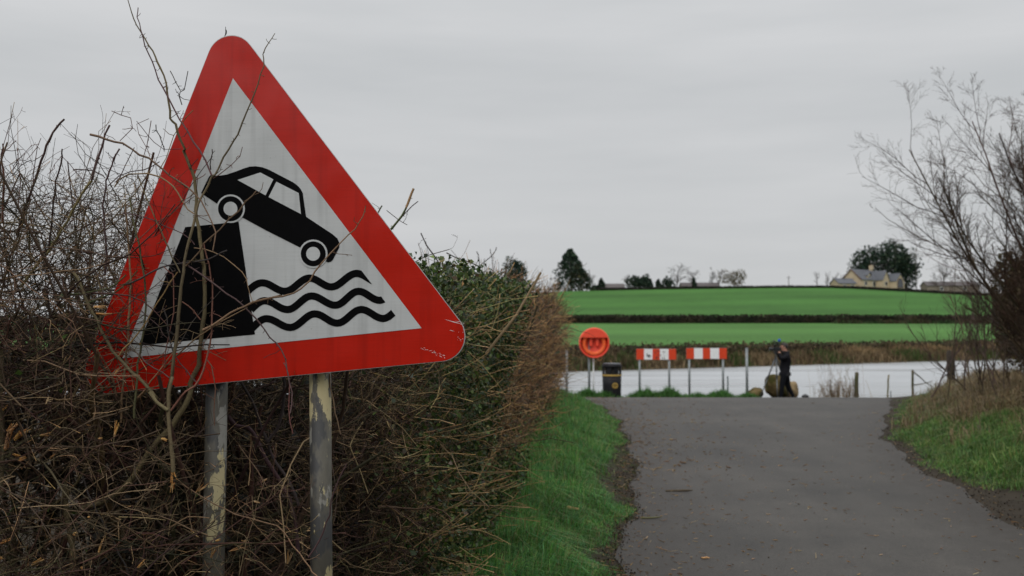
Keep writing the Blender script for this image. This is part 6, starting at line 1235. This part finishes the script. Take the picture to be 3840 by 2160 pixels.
# ------------------------------------------------------------------ far bank, hedgerows, fields
def growth(name, pts, n, hgt, cols, label, cat, width=1.2, blade=(.05, .12), cardsz=None, twig=False, seed=1, kind=None, core=False):
    """continuous strip of vegetation along a ground polyline"""
    r = np.random.default_rng(seed); pts = np.array(pts, float); sg = np.linalg.norm(np.diff(pts, axis=0), axis=1); cs = np.concatenate([[0], np.cumsum(sg)])
    s = r.uniform(0, cs[-1], n); x = np.interp(s, cs, pts[:, 0]) + r.normal(0, width * .4, n); y = np.interp(s, cs, pts[:, 1]) + r.normal(0, width * .4, n)
    g = gz(x, y); cl = 1 + .35 * np.sin(s * .9 + 1) * np.sin(s * .37) + .18 * np.sin(s * 3.1)
    hcol = pick(cols, n, .25, r) * (1 + .3 * np.sin(s * .55)[:, None] * np.sin(s * 1.7 + 2)[:, None])
    cc = np.array(cols); ci = np.clip((.5 + .55 * np.sin(s * .31 + seed) * np.sin(s * .83 + 1) + r.normal(0, .22, n)) * len(cc), 0, len(cc) - .01).astype(int)
    hcol = cc[ci] * (1 + r.normal(0, .2, (n, 1))) * (1 + .3 * np.sin(s * .55) * np.sin(s * 1.7 + 2))[:, None]; hcol = np.clip(hcol, .005, .8)
    if cardsz is None:
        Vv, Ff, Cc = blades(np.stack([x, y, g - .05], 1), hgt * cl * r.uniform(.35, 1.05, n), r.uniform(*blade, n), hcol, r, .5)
    else:
        z = g + hgt * (.85 + .15 * cl) * r.uniform(0, 1, n) ** .8
        Vv, Ff, Cc = cards(np.stack([x, y, z], 1), r.uniform(.6, 1.4, n) * cardsz, hcol, r, .8, up=.3)
    if core:
        ss = np.linspace(0, cs[-1], 160); cx = np.interp(ss, cs, pts[:, 0]); cy = np.interp(ss, cs, pts[:, 1]); cg = gz(cx, cy)
        ch = hgt * .86 * (1 + .08 * np.sin(ss * .9) + .05 * np.sin(ss * 2.7)); hw = width * .32
        row = np.stack([np.stack([cx, cy - hw, cg - .1], 1), np.stack([cx, cy - hw * .8, cg + ch * .9], 1), np.stack([cx, cy, cg + ch], 1), np.stack([cx, cy + hw * .8, cg + ch * .9], 1), np.stack([cx, cy + hw, cg - .1], 1)], 1)
        ii = np.arange(160 * 5).reshape(160, 5)
        cf = np.stack([ii[:-1, :-1], ii[1:, :-1], ii[1:, 1:], ii[:-1, 1:]], -1).reshape(-1, 4)
        Vv, Ff, Cc = join_np([(Vv, Ff, Cc), (row.reshape(-1, 3), cf, pick(cols, 800, .2, r) * .8)])
    c0 = Vector((pts[:, 0].mean(), pts[:, 1].mean(), 0)); c0.z = float(gz(c0.x, c0.y))
    o = link(name, mesh_np(name, Vv - np.array(c0), Ff, M['drygrass'] if cardsz is None else M['foliage_far'], Cc)); o.location = c0
    tag(o, label, cat, kind=kind)
    return o
BD = np.array([.848, .53])
bl = lambda t, s: tuple(BANK0 + BANKN * t + BD * s)
BROWN = [(.055, .085, .025), (.075, .07, .03), (.095, .065, .04), (.13, .09, .05), (.17, .12, .065), (.22, .16, .09)]
growth("bank_reeds", [bl(1.6, -40), bl(1.6, 95)], 26000, .85, BROWN, "brown reeds and dead grass lining the far river bank", "reeds", 1.6, (.05, .11), seed=2, kind='stuff')
growth("bank_brambles", [bl(4.2, -40), bl(4.2, 95)], 24000, .8, [(.085, .06, .035), (.06, .045, .03), (.11, .08, .045), (.05, .06, .022), (.04, .035, .022)], "dark scrubby bramble hedge along the top of the far river bank", "brambles", 1.3, cardsz=.2, seed=3, kind='stuff', core=True)
growth("straw_grass", [bl(3.2, 34), bl(3.2, 80)], 8000, .9, [(.30, .21, .11), (.25, .17, .09), (.2, .14, .08)], "pale straw-coloured grass patch on the right of the far bank", "grass", 1.2, (.05, .1), seed=4, kind='stuff')
growth("field_hedgerow", [(-30, 155), (20, 154), (60, 155), (120, 157), (200, 160)], 30000, 1.3, [(.022, .022, .014), (.035, .03, .02), (.02, .026, .014), (.045, .035, .022)], "dark clipped hedgerow dividing the two green fields", "hedge", 1.1, cardsz=.28, seed=5, core=True)
growth("rough_grass", [(50, 151.5), (120, 153), (200, 156)], 9000, .75, [(.03, .055, .02), (.045, .06, .025), (.06, .045, .025)], "dark rough grass strip below the right half of the field hedgerow", "grass", 1.4, (.12, .25), seed=6, kind='stuff')
growth("skyline_hedgerow", [(26, 303), (50, 303), (78, 304), (100, 301), (135, 290), (200, 280)], 15000, .85, [(.02, .024, .018), (.03, .03, .022), (.025, .02, .018)], "thin dark hedgerow along the top of the upper field", "hedge", .8, cardsz=.32, seed=7, core=True)

gr = "evergreens on the skyline"
YF = 308
big = leafy("conifer_tree", 2142, YF, (935, 1098), 190, EVER, 2100, "tallest conifer on the skyline with ragged pointed top, left of the fields", shape='cone', size=.75, seed=11, group=gr)
leafy("conifer_tree", 2172, YF - 3, (985, 1098), 125, OLIVE + EVER[:2], 1200, "olive-tinged conifer merging into the right side of the tallest conifer", shape='cone', size=.7, seed=12, group=gr)
leafy("evergreen_tree", 1930, 230, (962, 1130), 110, EVER, 1500, "rounded dark evergreen rising behind the brown hedge", size=.55, seed=13, group=gr)
for px, top, w, sh, sd_, lb_ in ((2232, 1072, 30, 'round', 14, "tiny dark bush right at the foot of the tallest conifer"), (2256, 1046, 36, 'cone', 15, "small pointed conifer left of the low brown roof"),
        (2372, 1034, 62, 'round', 16, "leftmost evergreen of the dark clump right of the low brown roof"), (2415, 1030, 44, 'round', 17, "double-headed evergreen in the middle of the dark clump"), (2398, 1040, 60, 'round', 18, "broad evergreen in the centre of the dark clump"),
        (2440, 1050, 28, 'cone', 19, "little conifer just right of the dark evergreen clump"), (2470, 1050, 32, 'cone', 20, "lone small conifer standing between two dark clumps"), (2508, 1038, 50, 'round', 22, "dark rounded evergreen in front of the tall bare trees"),
        (2604, 1044, 22, 'cone', 23, "slim conifer in front of the long grey roof")):
    leafy("evergreen_tree", px, YF, (top - 2, 1096), w * 1.35, EVER, 520, lb_, shape=sh, size=.55, seed=sd_, group=gr, lumps=4)
leafy("brown_bush", 2752, YF, (1008, 1085), 120, [(.11, .09, .05), (.085, .075, .04), (.13, .105, .06)], 1000, "large twiggy olive-brown bush at the right end of the skyline trees", "bush", size=.4, seed=24)
for px, top, w, sd_, lb_ in ((2215, 992, 60, 30, "faint bare tree behind the right of the tallest conifer"), (2355, 1026, 50, 31, "faint bare tree behind the dark evergreen clump"), (2538, 984, 100, 32, "tallest bare tree on the skyline, mid way along"), (2595, 1008, 60, 33, "bare tree right of the tallest bare tree"),
        (2668, 1000, 45, 34, "slim bare tree left of the twiggy brown bush"), (2698, 1004, 45, 35, "slim bare tree close to the twiggy brown bush"), (3068, 1014, 26, 36, "first of four small bare trees left of the cream house"), (3106, 1016, 26, 37, "second of four small bare trees left of the cream house"),
        (3136, 1018, 30, 38, "third of four small bare trees left of the cream house"), (3166, 1026, 24, 39, "small bare tree nearest the cream house"), (3545, 962, 70, 40, "bare tree right of the big evergreen"), (3510, 1020, 40, 41, "small bare tree beside the farm shed, right of the big evergreen")):
    far_bare(px, 312, top, w, lb_, sd_)
# big evergreen group behind the house
for px, top, w, sd_, lb_ in ((3255, 925, 120, 51, "left part of the big evergreen mass behind the cream house"), (3325, 905, 150, 52, "central part of the big evergreen mass behind the cream house"), (3362, 900, 150, 53, "tallest pointed evergreen behind the cream house"), (3398, 945, 105, 54, "right-hand evergreen of the mass behind the cream house"), (3230, 990, 60, 55, "low evergreen at the left end of the mass behind the house")):
    leafy("evergreen_tree", px, 326, (top - 4, 1082), w * 1.22, EVER, 1700, lb_, size=.7, seed=sd_, group="evergreens behind the cream house")

# ------------------------------------------------------------------ buildings
def gable(mb_w, mb_r, x0, x1, y0, y1, hw, hr, over=.25, th=.18):
    """gabled block: ridge along X"""
    ym = (y0 + y1) / 2
    mb_w.poly([Vector((x0, y0, 0)), Vector((x0, y1, 0)), Vector((x0, y1, hw)), Vector((x0, ym, hr)), Vector((x0, y0, hw))], Vector((x1 - x0, 0, 0)))
    for s, yy in ((-1, y0), (1, y1)):
        k = (hr - hw) / abs(ym - yy); ye = yy + s * over; ze = hw - k * over
        mb_r.poly([Vector((x0 - over, ye, ze + .03)), Vector((x1 + over, ye, ze + .03)), Vector((x1 + over, ym, hr + .03)), Vector((x0 - over, ym, hr + .03))], Vector((0, 0, th)))
def house():
    b = gpt(3240, 312); b = Vector((b.x, 312, at(3240, 1079, 312).z))
    o = empty("cream_house", b, math.radians(38)); tag(o, "cream-walled house with slate roofs, dormers and a chimney on the hill", "house")
    w, r = MB(), MB(); gable(w, r, -.5, 11.5, 0, 7.6, 2.6, 5.9)
    wall = w.build("main_wall", M['render_wall'], o); roof = r.build("main_roof", M['slate'], o)
    MB().box(10.1, 11.2, 3.3, 4.3, 5.5, 7.6).build("chimney", M['render_wall'], roof)
    MB().cyl((10.65, 3.8, 7.6), (10.65, 3.8, 8.0), .2, .17, 10).build("chimney_pot", M['bargeboard'], roof)
    MB().box(6.1, 6.9, 1.35, 1.45, 4.0, 5.0).build("skylight", M['glass'], roof)
    # dormer and wings: gables facing -Y
    def wing(x0, x1, yf, yb, hw, hr, name):
        xm = (x0 + x1) / 2; w, r = MB(), MB()
        w.poly([Vector((x0, yf, 0)), Vector((x1, yf, 0)), Vector((x1, yf, hw)), Vector((xm, yf, hr)), Vector((x0, yf, hw))], Vector((0, yb - yf, 0)))
        for s, xx in ((-1, x0), (1, x1)):
            k = (hr - hw) / abs(xm - xx); xe = xx + s * .2
            r.poly([Vector((xe, yf - .25, hw - k * .2 + .03)), Vector((xe, yb, hw - k * .2 + .03)), Vector((xm, yb, hr + .03)), Vector((xm, yf - .25, hr + .03))], Vector((0, 0, .16)))
        w.build(name + "_wall", M['render_wall'], o); r.build(name + "_roof", M['slate'], o)
        return xm
    wing(3.2, 4.8, .35, 3.0, 4.1, 4.9, "dormer")
    wing(7.8, 11.6, -2.0, 4.0, 2.7, 5.5, "gable_wing")
    xm = wing(11.7, 16.6, -4.2, 3.0, 2.3, 4.7, "front_wing")
    def window(x0, x1, z0, z1, y):
        f = MB().box(x0, x1, y - .05, y + .02, z0, z1).build("window", M['white_paint'], o)
        MB().box(x0 + .08, x1 - .08, y - .07, y - .055, z0 + .08, z1 - .08).build("pane", M['glass'], f)
    window(3.5, 4.5, 3.1, 4.0, .35); window(.8, 2.2, .8, 2.1, 0); window(5.4, 7.0, .5, 2.2, 0); window(9.0, 10.4, .9, 2.1, -2.0)
    f = MB().poly([Vector((xm + 1.7 * math.cos(a), -4.22, 1.3 + 2.0 * math.sin(a) if math.sin(a) > 0 else .2)) for a in np.linspace(-.02, math.pi + .02, 14)], Vector((0, -.06, 0))).build("arched_window", M['bargeboard'], o)
    MB().poly([Vector((xm + 1.55 * math.cos(a), -4.3, 1.3 + 1.82 * math.sin(a) if math.sin(a) > 0 else .3)) for a in np.linspace(-.02, math.pi + .02, 14)], Vector((0, -.03, 0))).build("pane", M['glass'], f)
    MB().box(-.62, -.52, 2.8, 4.6, 3.0, 4.2).build("window", M['render_wall'], o)
    for s in (0, 7.6):
        MB().tube([(-.8, s, 2.35), (-.8, 3.8, 6.0)], .12).build("bargeboard", M['bargeboard'], o)
    return o
house()
def low_building(name, px0, px1, Y, row_ridge, row_eave, roofm, wallm, rz, label, gablepx=0):
    b = gpt((px0 + px1) / 2, Y); L = (px1 - px0) / F_PX * Y
    zr, ze = at(0, row_ridge, Y).z - b.z, at(0, row_eave, Y).z - b.z
    ze = max(ze, .6); zr = max(zr, ze + .5)
    o = empty(name, b, rz); tag(o, label, "building")
    w, r = MB(), MB(); gable(w, r, -L / 2, L / 2, -2.5, 2.5, ze, zr)
    w.build("wall", wallm, o); r.build("roof", roofm, o)
    for k in (-.25, .2):
        f = MB().box(L * k, L * k + 1.1, -2.56, -2.48, max(.3, ze - 1.4), ze - .4).build("window", M['white_paint'], o)
        MB().box(L * k + .1, L * k + 1.0, -2.58, -2.565, max(.4, ze - 1.3), ze - .5).build("pane", M['glass'], f)
    return o
low_building("cottage", 2270, 2338, 310, 1066, 1080, M['brown_roof'], M['farm_wall'], 0, "low cottage with dull brown roof between small conifers on the skyline")
low_building("bungalow", 2555, 2692, 313, 1062, 1075, M['brown_roof'], M['farm_wall'], 0, "long low bungalow with grey roof below the bare trees")
low_building("outbuilding", 3128, 3200, 312, 1046, 1064, M['slate'], M['render_wall'], math.radians(14), "low slate-roofed cream outbuilding at the left of the cream house")
low_building("farm_shed", 3468, 3660, 314, 1058, 1073, M['brown_roof'], M['farm_wall'], 0, "long low farm shed at the right, past the big evergreen")
def pole(px, Y, row, label):
    b = gpt(px, Y); h = at(px, row, Y).z - b.z; o = empty("utility_pole", b); tag(o, label, "utility pole", "utility poles on the hill")
    MB().cyl((0, 0, -.5), (0, 0, h), .14, .1, 8).build("shaft", M['poles'], o, True)
    MB().box(-.6, .6, -.06, .06, h - .7, h - .55).build("crossarm", M['poles'], o)
pole(3440, 322, 934, "tall utility pole at the right edge of the big evergreen")
pole(2960, 312, 1034, "short distant utility pole left of the cream house")
